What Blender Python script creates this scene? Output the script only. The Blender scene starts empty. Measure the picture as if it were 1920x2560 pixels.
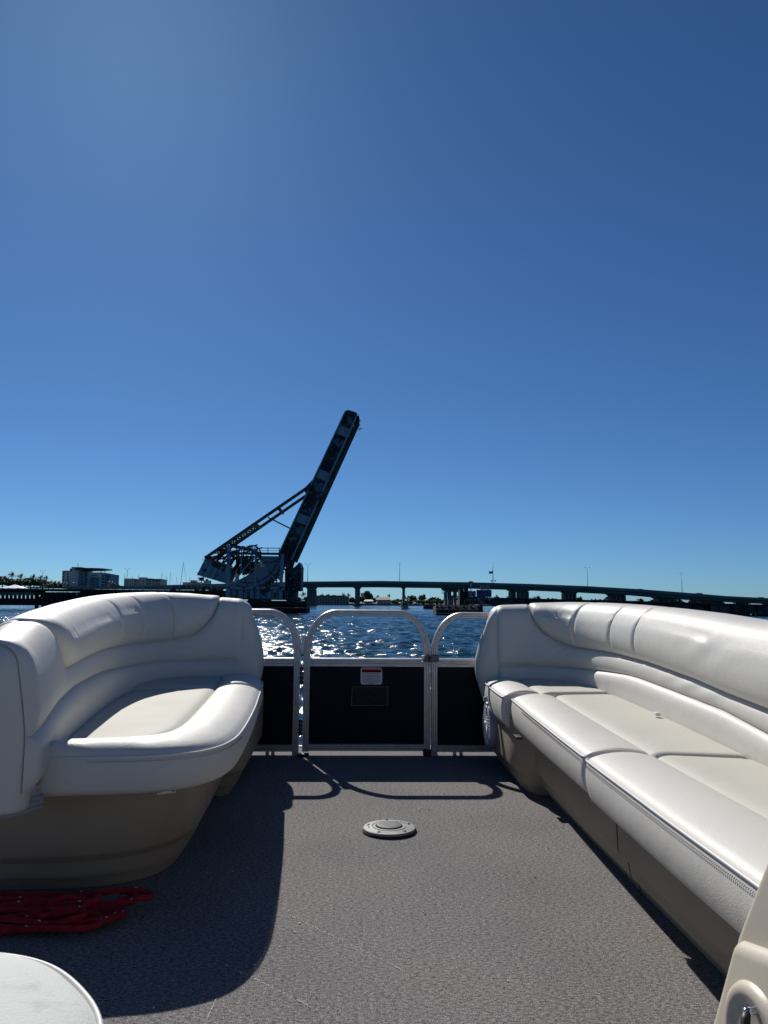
import bpy, bmesh, math, random
import numpy as np
from mathutils import Vector, Matrix
from math import sin, cos, tan, pi, radians, sqrt, atan2

random.seed(7)
rng = np.random.default_rng(7)
SC = bpy.context.scene
COL = SC.collection

# ------------------------------------------------------------------ camera
EYE = 0.82                       # lens height above the deck (deck top is z = 0)
WATER_Z = -0.72
CY, CP, CR = radians(-1.9), radians(6.7), radians(0.48)
FPX = 1923.0                     # focal length in pixels of the 1920 x 2560 photograph
c_f = Vector((-sin(CY)*cos(CP), cos(CY)*cos(CP), sin(CP)))
_r = Vector((cos(CY), sin(CY), 0)); _u = _r.cross(c_f)
c_r = _r*cos(CR) + _u*sin(CR); c_u = _u*cos(CR) - _r*sin(CR)
cam_d = bpy.data.cameras.new('camera'); cam = bpy.data.objects.new('camera', cam_d); COL.objects.link(cam)
cam.matrix_world = Matrix(((c_r.x, c_u.x, -c_f.x, 0), (c_r.y, c_u.y, -c_f.y, 0), (c_r.z, c_u.z, -c_f.z, EYE), (0, 0, 0, 1)))
cam_d.sensor_fit = 'VERTICAL'; cam_d.sensor_height = 24.0; cam_d.lens = 24.0*FPX/2560.0
cam_d.clip_start = 0.05; cam_d.clip_end = 12000
cam_d.dof.use_dof = True; cam_d.dof.focus_distance = 14.0; cam_d.dof.aperture_fstop = 16.0
SC.camera = cam

# ------------------------------------------------------------------ light
SUN_EL = radians(38.3)
SUN_AZ = radians(18.6)           # left of the bow (+Y)
w = bpy.data.worlds.new('World'); SC.world = w; w.use_nodes = True
nt = w.node_tree; nt.nodes.clear()
sky = nt.nodes.new('ShaderNodeTexSky'); sky.sky_type = 'NISHITA'; sky.sun_disc = False
sky.sun_elevation = SUN_EL; sky.sun_rotation = -SUN_AZ
sky.altitude = 0; sky.air_density = 0.7; sky.dust_density = 0.16; sky.ozone_density = 1.0
bg = nt.nodes.new('ShaderNodeBackground'); bg.inputs['Strength'].default_value = 0.05
wo = nt.nodes.new('ShaderNodeOutputWorld')
tint = nt.nodes.new('ShaderNodeMix'); tint.data_type = 'RGBA'; tint.blend_type = 'MULTIPLY'; tint.inputs[0].default_value = 1; tint.inputs[7].default_value = (.51, .915, 1.37, 1)   # the deep clear blue of this day
nt.links.new(sky.outputs[0], tint.inputs[6]); nt.links.new(tint.outputs[2], bg.inputs['Color']); nt.links.new(bg.outputs[0], wo.inputs['Surface'])
sun_d = bpy.data.lights.new('sun', 'SUN'); sun_d.energy = 5.0; sun_d.angle = radians(0.53); sun_d.color = (1.0, 0.955, 0.89)
sun = bpy.data.objects.new('sun', sun_d); COL.objects.link(sun)
sdir = Vector((-sin(SUN_AZ)*cos(SUN_EL), cos(SUN_AZ)*cos(SUN_EL), sin(SUN_EL)))
sun.rotation_euler = sdir.to_track_quat('Z', 'Y').to_euler(); sun.location = sdir*50
vs = SC.view_settings; vs.view_transform = 'Standard'; vs.look = 'None'; vs.exposure = 0.0; vs.gamma = 1; vs.use_curve_mapping = False
SC.render.film_transparent = False
SC.cycles.use_adaptive_sampling = False; SC.cycles.sample_clamp_indirect = 1.2; SC.cycles.caustics_reflective = False; SC.cycles.caustics_refractive = False
SC.cycles.use_denoising = True

# ------------------------------------------------------------------ helpers
def ray(px, py):
    return c_r*((px-960)/FPX) - c_u*((py-1280)/FPX) + c_f
def at(px, py, Y):               # point of the vertical plane at distance Y seen at that pixel of the photograph
    d = ray(px, py); t = Y/d.y
    return Vector((d.x*t, Y, EYE + d.z*t))
def onz(px, py, z=0.0):
    d = ray(px, py); t = (z-EYE)/d.z
    return Vector((d.x*t, d.y*t, z))

def tag(o, label=None, cat=None, group=None, kind=None):
    if label: o['label'] = label
    if cat: o['category'] = cat
    if group: o['group'] = group
    if kind: o['kind'] = kind
    return o
def worldloc(q):
    if q.parent is None: return q.location.copy()
    return worldloc(q.parent) + q.matrix_parent_inverse.translation + q.location
def setparent(o, p):
    o.parent = p
    o.matrix_parent_inverse = Matrix.Translation(-worldloc(p))
def thing(name, loc, label, cat, group=None):
    e = bpy.data.objects.new(name, None); e.location = loc; e.empty_display_size = 0.2; COL.objects.link(e)
    return tag(e, label, cat, group)
def mobj(name, v, f, mat, parent=None, smooth=False, mats=None, fm=None):
    me = bpy.data.meshes.new(name)
    me.from_pydata([tuple(p) for p in v], [], [tuple(p) for p in f]); me.update()
    for m in (mats or [mat]): me.materials.append(m)
    if fm is not None: me.polygons.foreach_set('material_index', fm)
    if smooth: me.polygons.foreach_set('use_smooth', [True]*len(me.polygons))
    o = bpy.data.objects.new(name, me); COL.objects.link(o)
    if parent is not None: setparent(o, parent)
    return o
def copy_tree(o, parent=None):
    c = o.copy(); COL.objects.link(c)
    if parent is not None:
        c.parent = parent
    for ch in list(o.children): copy_tree(ch, c)
    return c
def copy_thing(o, loc, rotz=0, scale=1.0, label=None, group=None):
    c = copy_tree(o); c.location = loc; c.rotation_euler = (0, 0, rotz); c.scale = (scale,)*3 if not isinstance(scale, tuple) else scale
    if label: c['label'] = label
    if group: c['group'] = group
    return c

class MB:                        # collects simple solids into one mesh
    def __init__(s): s.v = []; s.f = []
    def add(s, v, f):
        n = len(s.v); s.v += [tuple(p) for p in v]; s.f += [tuple(i+n for i in q) for q in f]; return s
    def box(s, lo, hi):
        x0, y0, z0 = lo; x1, y1, z1 = hi
        return s.add([(x0,y0,z0),(x1,y0,z0),(x1,y1,z0),(x0,y1,z0),(x0,y0,z1),(x1,y0,z1),(x1,y1,z1),(x0,y1,z1)],
                     [(0,3,2,1),(4,5,6,7),(0,1,5,4),(1,2,6,5),(2,3,7,6),(3,0,4,7)])
    def bbox(s, lo, hi, b=0.004):   # box with chamfered edges
        lo = Vector(lo); hi = Vector(hi); bm = bmesh.new(); bmesh.ops.create_cube(bm, size=1.0)
        for v in bm.verts: v.co = Vector([lo[i] + (v.co[i]+.5)*(hi[i]-lo[i]) for i in range(3)])
        bmesh.ops.bevel(bm, geom=bm.edges[:], offset=b, segments=2, affect='EDGES', profile=.6)
        bm.verts.ensure_lookup_table(); s.add([v.co[:] for v in bm.verts], [[v.index for v in f.verts] for f in bm.faces]); bm.free(); return s
    def bar(s, a, b, w, d=None, up=(0, 0, 1)):  # square bar from a to b
        a = Vector(a); b = Vector(b); d = d or w; t = (b-a).normalized(); up = Vector(up)
        if abs(t.dot(up)) > .95: up = Vector((0, 1, 0)) if abs(t.y) < .9 else Vector((1, 0, 0))
        x = t.cross(up).normalized(); y = x.cross(t)
        P = [p + x*sx*w/2 + y*sy*d/2 for p in (a, b) for sx, sy in ((-1,-1),(1,-1),(1,1),(-1,1))]
        return s.add(P, [(3,2,1,0),(4,5,6,7),(0,1,5,4),(1,2,6,5),(2,3,7,6),(3,0,4,7)])
    def tube(s, pts, r, n=8, closed=False, caps=True):
        pts = [Vector(p) for p in pts]; N = len(pts); V = []; F = []
        rr = r if hasattr(r, '__len__') else [r]*N
        up = Vector((0, 0, 1))
        for i, p in enumerate(pts):
            t = (pts[(i+1) % N]-pts[i-1]) if closed else (pts[min(i+1, N-1)]-pts[max(i-1, 0)])
            t.normalize()
            x = t.cross(up)
            if x.length < .05: x = t.cross(Vector((0, 1, 0)))
            x.normalize(); y = x.cross(t)
            V += [p + (x*cos(2*pi*k/n)+y*sin(2*pi*k/n))*rr[i] for k in range(n)]
        for i in range(N if closed else N-1):
            for k in range(n):
                a = i*n+k; b = i*n+(k+1) % n; c = ((i+1) % N)*n
                F.append((a, b, c+(k+1) % n, c+k))
        if caps and not closed: F += [tuple(range(n))[::-1], tuple((N-1)*n+k for k in range(n))]
        return s.add(V, F)
    def lathe(s, prof, c, n=48, axis='Z'):
        V = []; F = []; m = len(prof)
        for k in range(n):
            a = 2*pi*k/n
            for r, h in prof:
                p = (r*cos(a), r*sin(a), h)
                if axis == 'X': p = (p[2], p[0], p[1])
                if axis == 'Y': p = (p[0], p[2], p[1])
                V.append((c[0]+p[0], c[1]+p[1], c[2]+p[2]))
        for k in range(n):
            for j in range(m-1):
                F.append((k*m+j, ((k+1) % n)*m+j, ((k+1) % n)*m+j+1, k*m+j+1))
        return s.add(V, F)
    def prism(s, poly, y0, y1):   # poly: (x, z) points, extruded along Y
        n = len(poly); V = [(x, y0, z) for x, z in poly]+[(x, y1, z) for x, z in poly]
        F = [tuple(range(n))[::-1], tuple(range(n, 2*n))]+[(i, (i+1) % n, n+(i+1) % n, n+i) for i in range(n)]
        return s.add(V, F)
    def prismz(s, poly, z0, z1):
        n = len(poly); V = [(x, y, z0) for x, y in poly]+[(x, y, z1) for x, y in poly]
        F = [tuple(range(n))[::-1], tuple(range(n, 2*n))]+[(i, (i+1) % n, n+(i+1) % n, n+i) for i in range(n)]
        return s.add(V, F)
    def build(s, name, mat, parent=None, smooth=False):
        o = mobj(name, s.v, s.f, mat, parent, smooth)
        me = o.data; bm = bmesh.new(); bm.from_mesh(me); bmesh.ops.recalc_face_normals(bm, faces=bm.faces[:]); bm.to_mesh(me); bm.free()
        return o

def autosmooth(o, ang=40):
    me = o.data; me.polygons.foreach_set('use_smooth', [True]*len(me.polygons))
    me.set_sharp_from_angle(angle=radians(ang))
    return o

# ------------------------------------------------------------------ materials
def newmat(name):
    m = bpy.data.materials.new(name); m.use_nodes = True; n = m.node_tree.nodes; l = m.node_tree.links
    return m, n, l, n['Principled BSDF']
def coords(n, l, scale=None):
    tc = n.new('ShaderNodeTexCoord')
    if scale is None: return tc.outputs['Object']
    mp = n.new('ShaderNodeMapping'); mp.inputs['Scale'].default_value = scale; l.new(tc.outputs['Object'], mp.inputs['Vector']); return mp.outputs['Vector']
def noise(n, l, vec, scale, detail=4, rough=.55):
    t = n.new('ShaderNodeTexNoise'); t.inputs['Scale'].default_value = scale; t.inputs['Detail'].default_value = detail; t.inputs['Roughness'].default_value = rough
    l.new(vec, t.inputs['Vector']); return t
def ramp(n, l, src, stops):
    r = n.new('ShaderNodeValToRGB'); e = r.color_ramp.elements
    while len(e) > 1: e.remove(e[-1])
    e[0].position = stops[0][0]; e[0].color = (*stops[0][1], 1)
    for p, c in stops[1:]:
        q = e.new(p); q.color = (*c, 1)
    l.new(src, r.inputs['Fac']); return r
def bump(n, l, h, strength, dist, b, prev=None):
    bp = n.new('ShaderNodeBump'); bp.inputs['Strength'].default_value = strength; bp.inputs['Distance'].default_value = dist
    l.new(h, bp.inputs['Height'])
    if prev: l.new(prev.outputs[0], bp.inputs['Normal'])
    if b: l.new(bp.outputs[0], b.inputs['Normal'])
    return bp
def simple(name, col, rough=.6, metal=0, var=.12, nscale=3.0, bstr=0, bscale=40, bdist=.002, spec=.5):
    m, n, l, b = newmat(name); v = coords(n, l)
    t = noise(n, l, v, nscale, 5)
    c1 = tuple(c*(1-var) for c in col); c2 = tuple(min(1, c*(1+var)) for c in col)
    r = ramp(n, l, t.outputs['Fac'], [(.3, c1), (.7, c2)]); l.new(r.outputs[0], b.inputs['Base Color'])
    b.inputs['Roughness'].default_value = rough; b.inputs['Metallic'].default_value = metal
    b.inputs['Specular IOR Level'].default_value = spec
    if bstr:
        t2 = noise(n, l, v, bscale, 4); bump(n, l, t2.outputs['Fac'], bstr, bdist, b)
    return m

def vinyl(name, col, spec=.36, rough=(.47, .58), coat=.08):
    m, n, l, b = newmat(name); v = coords(n, l)
    big = noise(n, l, v, 2.2, 4); r = ramp(n, l, big.outputs['Fac'], [(.3, tuple(c*.955 for c in col)), (.75, col)])
    sp = noise(n, l, v, 55, 3); rs = ramp(n, l, sp.outputs['Fac'], [(.70, (1, 1, 1)), (.76, (.90, .885, .85))])
    mx = n.new('ShaderNodeMix'); mx.data_type = 'RGBA'; mx.blend_type = 'MULTIPLY'; mx.inputs[0].default_value = .6
    l.new(r.outputs[0], mx.inputs[6]); l.new(rs.outputs[0], mx.inputs[7]); l.new(mx.outputs[2], b.inputs['Base Color'])
    rr = ramp(n, l, big.outputs['Fac'], [(.3, (rough[0],)*3), (.75, (rough[1],)*3)]); l.new(rr.outputs[0], b.inputs['Roughness'])
    b.inputs['Specular IOR Level'].default_value = spec
    b.inputs['Coat Weight'].default_value = coat; b.inputs['Coat Roughness'].default_value = .32
    # leather grain, soft dents and stretch wrinkles
    vo = n.new('ShaderNodeTexVoronoi'); vo.inputs['Scale'].default_value = 330; l.new(v, vo.inputs['Vector'])
    soft = noise(n, l, v, 7, 3, .5); mid = noise(n, l, v, 26, 3, .5)
    b1 = bump(n, l, soft.outputs['Fac'], .16, .02, None); b2 = bump(n, l, mid.outputs['Fac'], .07, .008, None, b1)
    bump(n, l, vo.outputs['Distance'], .28, .0012, b, b2)
    return m
M = {}
M['vinyl'] = vinyl('pearl_vinyl', (.60, .582, .53))
M['vinyl_insert'] = vinyl('cream_vinyl', (.53, .515, .455), .16, (.62, .72), 0)
M['vinyl_white'] = vinyl('white_vinyl', (.60, .61, .585), .10, (.6, .72), 0)
_n, _l = M['vinyl_white'].node_tree.nodes, M['vinyl_white'].node_tree.links; _b = _n['Principled BSDF']
_t = noise(_n, _l, coords(_n, _l), 9, 6, .65); _r = ramp(_n, _l, _t.outputs['Fac'], [(.56, (1, 1, 1)), (.66, (.80, .80, .80)), (.72, (.62, .61, .60))])
_m = _n.new('ShaderNodeMix'); _m.data_type = 'RGBA'; _m.blend_type = 'MULTIPLY'; _m.inputs[0].default_value = 1
_src = _b.inputs['Base Color'].links[0].from_socket; _l.new(_src, _m.inputs[6]); _l.new(_r.outputs[0], _m.inputs[7]); _l.new(_m.outputs[2], _b.inputs['Base Color'])
M['piping'] = simple('piping_vinyl', (.66, .65, .62), .4)
M['thread'] = simple('thread', (.30, .29, .27), .8)
M['elastic'] = simple('elastic_hem', (.30, .30, .31), .8, bstr=.5, bscale=120, bdist=.003)
m, n, l, b = newmat('beige_plastic'); v = coords(n, l)
t = noise(n, l, v, 4, 6); r = ramp(n, l, t.outputs['Fac'], [(.25, (.245, .195, .14)), (.5, (.305, .248, .18)), (.8, (.325, .268, .195))]); l.new(r.outputs[0], b.inputs['Base Color'])
t2 = noise(n, l, v, 240, 3); bump(n, l, t2.outputs['Fac'], .25, .0012, b); b.inputs['Roughness'].default_value = .58; M['base'] = m
m, n, l, b = newmat('console_plastic'); v = coords(n, l)
t = noise(n, l, v, 6, 5); r = ramp(n, l, t.outputs['Fac'], [(.3, (.52, .465, .375)), (.7, (.57, .515, .42))]); l.new(r.outputs[0], b.inputs['Base Color'])
t2 = noise(n, l, v, 400, 2); bump(n, l, t2.outputs['Fac'], .15, .001, b); b.inputs['Roughness'].default_value = .42; M['console'] = m
# brushed, anodised rail
m, n, l, b = newmat('rail_aluminium'); v = coords(n, l, (1, 1, 1))
t = noise(n, l, v, 30, 4); r = ramp(n, l, t.outputs['Fac'], [(.3, (.40, .39, .40)), (.7, (.52, .51, .51))]); l.new(r.outputs[0], b.inputs['Base Color'])
b.inputs['Metallic'].default_value = .75; b.inputs['Roughness'].default_value = .42; M['alu'] = m
M['alu_dark'] = simple('dark_aluminium', (.11, .11, .13), .45, .6)
M['panel'] = simple('black_panel', (.004, .005, .014), .5, 0, .2, 5, spec=.16)
M['black'] = simple('black_plastic', (.012, .012, .014), .5)
M['chrome'] = simple('chrome', (.75, .75, .76), .12, 1.0, .03)
# carpet
m, n, l, b = newmat('deck_carpet'); v = coords(n, l)
n1 = noise(n, l, v, 420, 3, .7); n2 = noise(n, l, v, 1.6, 5); n3 = noise(n, l, coords(n, l, (.55, 1, 1)), 160, 3, .75)
mpx = n.new('ShaderNodeMapping'); mpx.inputs['Scale'].default_value = (1, 2.1, 1); l.new(v, mpx.inputs['Vector'])
vo = n.new('ShaderNodeTexVoronoi'); vo.inputs['Scale'].default_value = 150; l.new(mpx.outputs[0], vo.inputs['Vector'])
r1 = ramp(n, l, n1.outputs['Fac'], [(.34, (.038, .036, .036)), (.5, (.185, .176, .174)), (.64, (.46, .44, .43))])
r2 = ramp(n, l, n2.outputs['Fac'], [(.3, (.84, .83, .85)), (.55, (1, 1, 1)), (.75, (1.0, .94, .84))])
r3 = ramp(n, l, n3.outputs['Fac'], [(.36, (.40, .40, .41)), (.5, (.92, .92, .92)), (.64, (1.38, 1.37, 1.36))])
mx = n.new('ShaderNodeMix'); mx.data_type = 'RGBA'; mx.blend_type = 'MULTIPLY'; mx.inputs[0].default_value = 1
l.new(r1.outputs[0], mx.inputs[6]); l.new(r2.outputs[0], mx.inputs[7])
mx2 = n.new('ShaderNodeMix'); mx2.data_type = 'RGBA'; mx2.blend_type = 'MULTIPLY'; mx2.inputs[0].default_value = 1
l.new(mx.outputs[2], mx2.inputs[6]); l.new(r3.outputs[0], mx2.inputs[7]); l.new(mx2.outputs[2], b.inputs['Base Color'])
bb = bump(n, l, n1.outputs['Fac'], .6, .003, None); bump(n, l, n3.outputs['Fac'], .5, .004, b, bb)
b.inputs['Roughness'].default_value = .95; b.inputs['Specular IOR Level'].default_value = .1; M['carpet'] = m
# water
m, n, l, b = newmat('river_water'); v = coords(n, l, (1, 1, 1))
t = noise(n, l, v, .06, 4); r = ramp(n, l, t.outputs['Fac'], [(.35, (.005, .032, .048)), (.65, (.009, .044, .062))]); l.new(r.outputs[0], b.inputs['Base Color'])
a1 = noise(n, l, v, 5.0, 5, .62); a2 = noise(n, l, v, 22, 3, .6)
mp = n.new('ShaderNodeMapping'); mp.inputs['Scale'].default_value = (.55, 1.0, 1); mp.inputs['Rotation'].default_value = (0, 0, .3); l.new(v, mp.inputs['Vector'])
l.new(mp.outputs[0], a1.inputs['Vector']); l.new(mp.outputs[0], a2.inputs['Vector'])
b1 = bump(n, l, a1.outputs['Fac'], .58, .085, None); bump(n, l, a2.outputs['Fac'], .15, .012, b, b1)
b.inputs['Roughness'].default_value = .105; b.inputs['IOR'].default_value = 1.33; b.inputs['Specular IOR Level'].default_value = .5; M['water'] = m
# steel of the old bridge: blue grey paint peeling to dark rust
def peel(name, paint, rust, th, sc=.9):
    m, n, l, b = newmat(name); v = coords(n, l)
    t = noise(n, l, v, sc, 8, .7); t2 = noise(n, l, v, sc*.25, 3)
    ad = n.new('ShaderNodeMath'); ad.operation = 'ADD'; l.new(t.outputs['Fac'], ad.inputs[0]); l.new(t2.outputs['Fac'], ad.inputs[1])
    ml = n.new('ShaderNodeMath'); ml.operation = 'MULTIPLY'; ml.inputs[1].default_value = .5; l.new(ad.outputs[0], ml.inputs[0])
    r = ramp(n, l, ml.outputs[0], [(th-.015, rust), (th+.015, paint)]); l.new(r.outputs[0], b.inputs['Base Color'])
    b.inputs['Roughness'].default_value = .75; bump(n, l, t.outputs['Fac'], .5, .03, b); return m
M['steel'] = peel('blue_painted_steel', (.10, .135, .18), (.016, .010, .015), .53)
M['steel2'] = peel('blue_grey_steel', (.24, .30, .36), (.03, .022, .024), .43, .6)
M['steel_dark'] = peel('dark_old_steel', (.045, .065, .065), (.015, .013, .016), .5)
M['strut'] = peel('green_grey_strut', (.06, .085, .075), (.022, .016, .015), .42, 1.5)
M['timber'] = simple('creosote_timber', (.018, .016, .017), .85, 0, .4, .8)
M['timber_grey'] = simple('weathered_timber', (.20, .18, .165), .85, 0, .35, .9)
M['rustroof'] = simple('rusty_sheet', (.20, .09, .06), .8, 0, .4, 1.2)
M['roofhut'] = simple('pale_hut_roof', (.32, .24, .20), .7, 0, .2, .6)
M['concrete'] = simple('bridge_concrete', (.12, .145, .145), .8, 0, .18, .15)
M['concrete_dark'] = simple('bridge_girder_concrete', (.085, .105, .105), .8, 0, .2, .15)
M['pale_conc'] = simple('stained_concrete', (.17, .17, .18), .85, 0, .35, .4)
M['galv'] = simple('galvanised_pole', (.28, .32, .35), .5, .3)
M['hotel'] = simple('taupe_render', (.50, .50, .49), .8, 0, .06, .05)
M['hotel_blue'] = simple('blue_cladding', (.10, .18, .27), .7, 0, .08, .05)
M['hotel_lt'] = simple('grey_render', (.62, .66, .70), .8, 0, .05, .05)
M['glass'] = simple('dark_window', (.015, .02, .03), .25, 0, .1)
M['bldg'] = simple('beige_facade', (.50, .47, .42), .8, 0, .08, .05)
M['white_wall'] = simple('white_facade', (.55, .53, .50), .8, 0, .06, .05)
M['darkroof'] = simple('dark_roof', (.035, .035, .045), .7)
M['tileroof'] = simple('brown_tile_roof', (.20, .12, .085), .8, 0, .2, .2)
M['redroof'] = simple('red_roof', (.35, .12, .09), .8)
M['tent'] = simple('white_canvas', (.80, .80, .79), .7, 0, .03)
M['trunk'] = simple('tree_trunk', (.085, .07, .055), .9, 0, .25, 1.5)
def leafmat(name, c):
    m, n, l, b = newmat(name); v = coords(n, l); t = noise(n, l, v, .35, 4)
    r = ramp(n, l, t.outputs['Fac'], [(.3, tuple(x*.6 for x in c)), (.7, tuple(x*1.35 for x in c))]); l.new(r.outputs[0], b.inputs['Base Color'])
    b.inputs['Roughness'].default_value = .65; return m
M['leaf'] = leafmat('dark_foliage', (.05, .085, .03)); M['leaf2'] = leafmat('olive_foliage', (.12, .15, .06)); M['palm'] = leafmat('palm_foliage', (.035, .06, .025))
M['sand'] = simple('shore_soil', (.11, .10, .075), .9, 0, .25, .02)
M['seawall'] = simple('seawall_concrete', (.16, .15, .14), .9, 0, .3, .1)
M['grass'] = simple('shore_grass', (.05, .075, .025), .9, 0, .3, .03)
M['white'] = simple('white_gelcoat', (.75, .75, .74), .3, 0, .03)
M['foam'] = simple('foam', (.75, .78, .80), .6, 0, .1)
M['blue_sign'] = simple('blue_sign_sheet', (.012, .02, .13), .5, 0, .1, .5)
M['sign_text'] = simple('sign_lettering', (.03, .06, .22), .5)
M['sign_back'] = simple('grey_panel', (.20, .20, .21), .7, 0, .15, .5)
M['red'] = simple('red_band', (.85, .10, .06), .5, 0, .05)
M['stick'] = simple('sticker_white', (.72, .71, .71), .5, 0, .05)
M['ink2'] = simple('dark_red_ink', (.16, .015, .01), .6)
M['ink'] = simple('ink', (.02, .02, .025), .6)
M['rope'] = simple('red_rope', (.27, .005, .015), .95, 0, .3, 60, .7, 260, .004)
M['fleck'] = simple('rope_fleck', (.7, .66, .62), .7)
M['socket'] = simple('cast_aluminium', (.235, .245, .235), .6, .1, .12, 30, .3, 120, .001)
M['socket_plug'] = simple('plug_plastic', (.065, .065, .07), .6, 0, .35, 45, .3, 120, .001)
M['rubber'] = simple('black_gasket', (.015, .015, .015), .6)
M['patch'] = simple('patch_plate', (.008, .014, .018), .5, 0, .6, 60, spec=.2)
M['fan'] = simple('fan_plastic', (.30, .32, .42), .4, 0, .05)
M['fan_in'] = simple('fan_inside', (.03, .03, .09), .6)
M['grille'] = simple('fan_grille', (.80, .80, .82), .4, 0, .03)
M['strap'] = simple('beige_strap', (.50, .46, .40), .7, 0, .1)
M['cable'] = simple('light_strand', (.5, .5, .5), .6)
M['flag_r'] = simple('flag_red', (.40, .03, .04), .8); M['flag_w'] = simple('flag_white', (.75, .75, .75), .8); M['flag_b'] = simple('flag_blue', (.02, .03, .12), .8)
M['car_grey'] = simple('grey_car_paint', (.12, .13, .14), .3, .3); M['car_dark'] = simple('black_car_paint', (.02, .02, .025), .25, .2)
M['tyre'] = simple('tyre_rubber', (.02, .02, .02), .9)

# ------------------------------------------------------------------ water
def build_water():
    a = np.concatenate([np.linspace(-pi, -radians(46), 90, endpoint=False), np.linspace(-radians(46), radians(46), 660, endpoint=False), np.linspace(radians(46), pi, 90)])
    r = np.concatenate([np.geomspace(2.5, 8, 60, endpoint=False), np.geomspace(8, 150, 930, endpoint=False), np.geomspace(150, 9000, 150)]); nr = len(r)
    A, Rr = np.meshgrid(a, r); X = np.sin(A)*Rr; Y = np.cos(A)*Rr; Z = np.zeros_like(X)
    dr = np.gradient(r)[:, None]; da = np.gradient(a)[None, :]*Rr
    wind = radians(200)
    g = np.random.default_rng(3)
    for k in range(150):
        L = .22*(5.0/.22)**(g.random()); th = wind+g.normal(0, .62)
        amp = .0066*L/(1+(L/1.7)**2.2); kx = 2*pi/L
        ph = g.random()*2*pi
        fade = np.clip((L/np.maximum(dr, da)-2.0)/2.0, 0, 1)
        q = kx*(X*sin(th)+Y*cos(th))+ph
        s_ = np.sin(q); Z += amp*fade*(s_+.25*np.cos(2*q))
    V = np.stack([X, Y, Z+WATER_Z], -1).reshape(-1, 3).astype(np.float32); nc = len(a)
    i = np.arange(nr-1)[:, None]*nc; j = np.arange(nc-1)[None, :]
    F = np.stack([i+j, i+nc+j, i+nc+j+1, i+j+1], -1).reshape(-1, 4).astype(np.int32)
    me = bpy.data.meshes.new('water'); me.vertices.add(len(V)); me.vertices.foreach_set('co', V.ravel())
    me.loops.add(F.size); me.loops.foreach_set('vertex_index', F.ravel()); me.polygons.add(len(F))
    me.polygons.foreach_set('loop_start', np.arange(0, F.size, 4, dtype=np.int32)); me.polygons.foreach_set('loop_total', np.full(len(F), 4, dtype=np.int32))
    me.polygons.foreach_set('use_smooth', np.ones(len(F), dtype=bool)); me.update(); me.validate()
    if me.polygons[0].normal.z < 0: me.flip_normals()
    me.materials.append(M['water']); o = bpy.data.objects.new('water', me); COL.objects.link(o)
    tag(o, 'choppy blue river water glittering in the sun', None, None, 'structure')
build_water()

# ------------------------------------------------------------------ land
def land(name, pts, z, mat, label):
    o = MB().prismz(pts, WATER_Z-1.5, z).build(name, mat); tag(o, label, None, None, 'structure'); return o
land('shore_ground', [(-760, 400), (-350, 395), (-130, 392), (80, 405), (150, 470), (420, 900), (420, 2600), (-2600, 2600), (-2600, 700)], -.1, M['grass'], 'low far shore behind the bridges')

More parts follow.
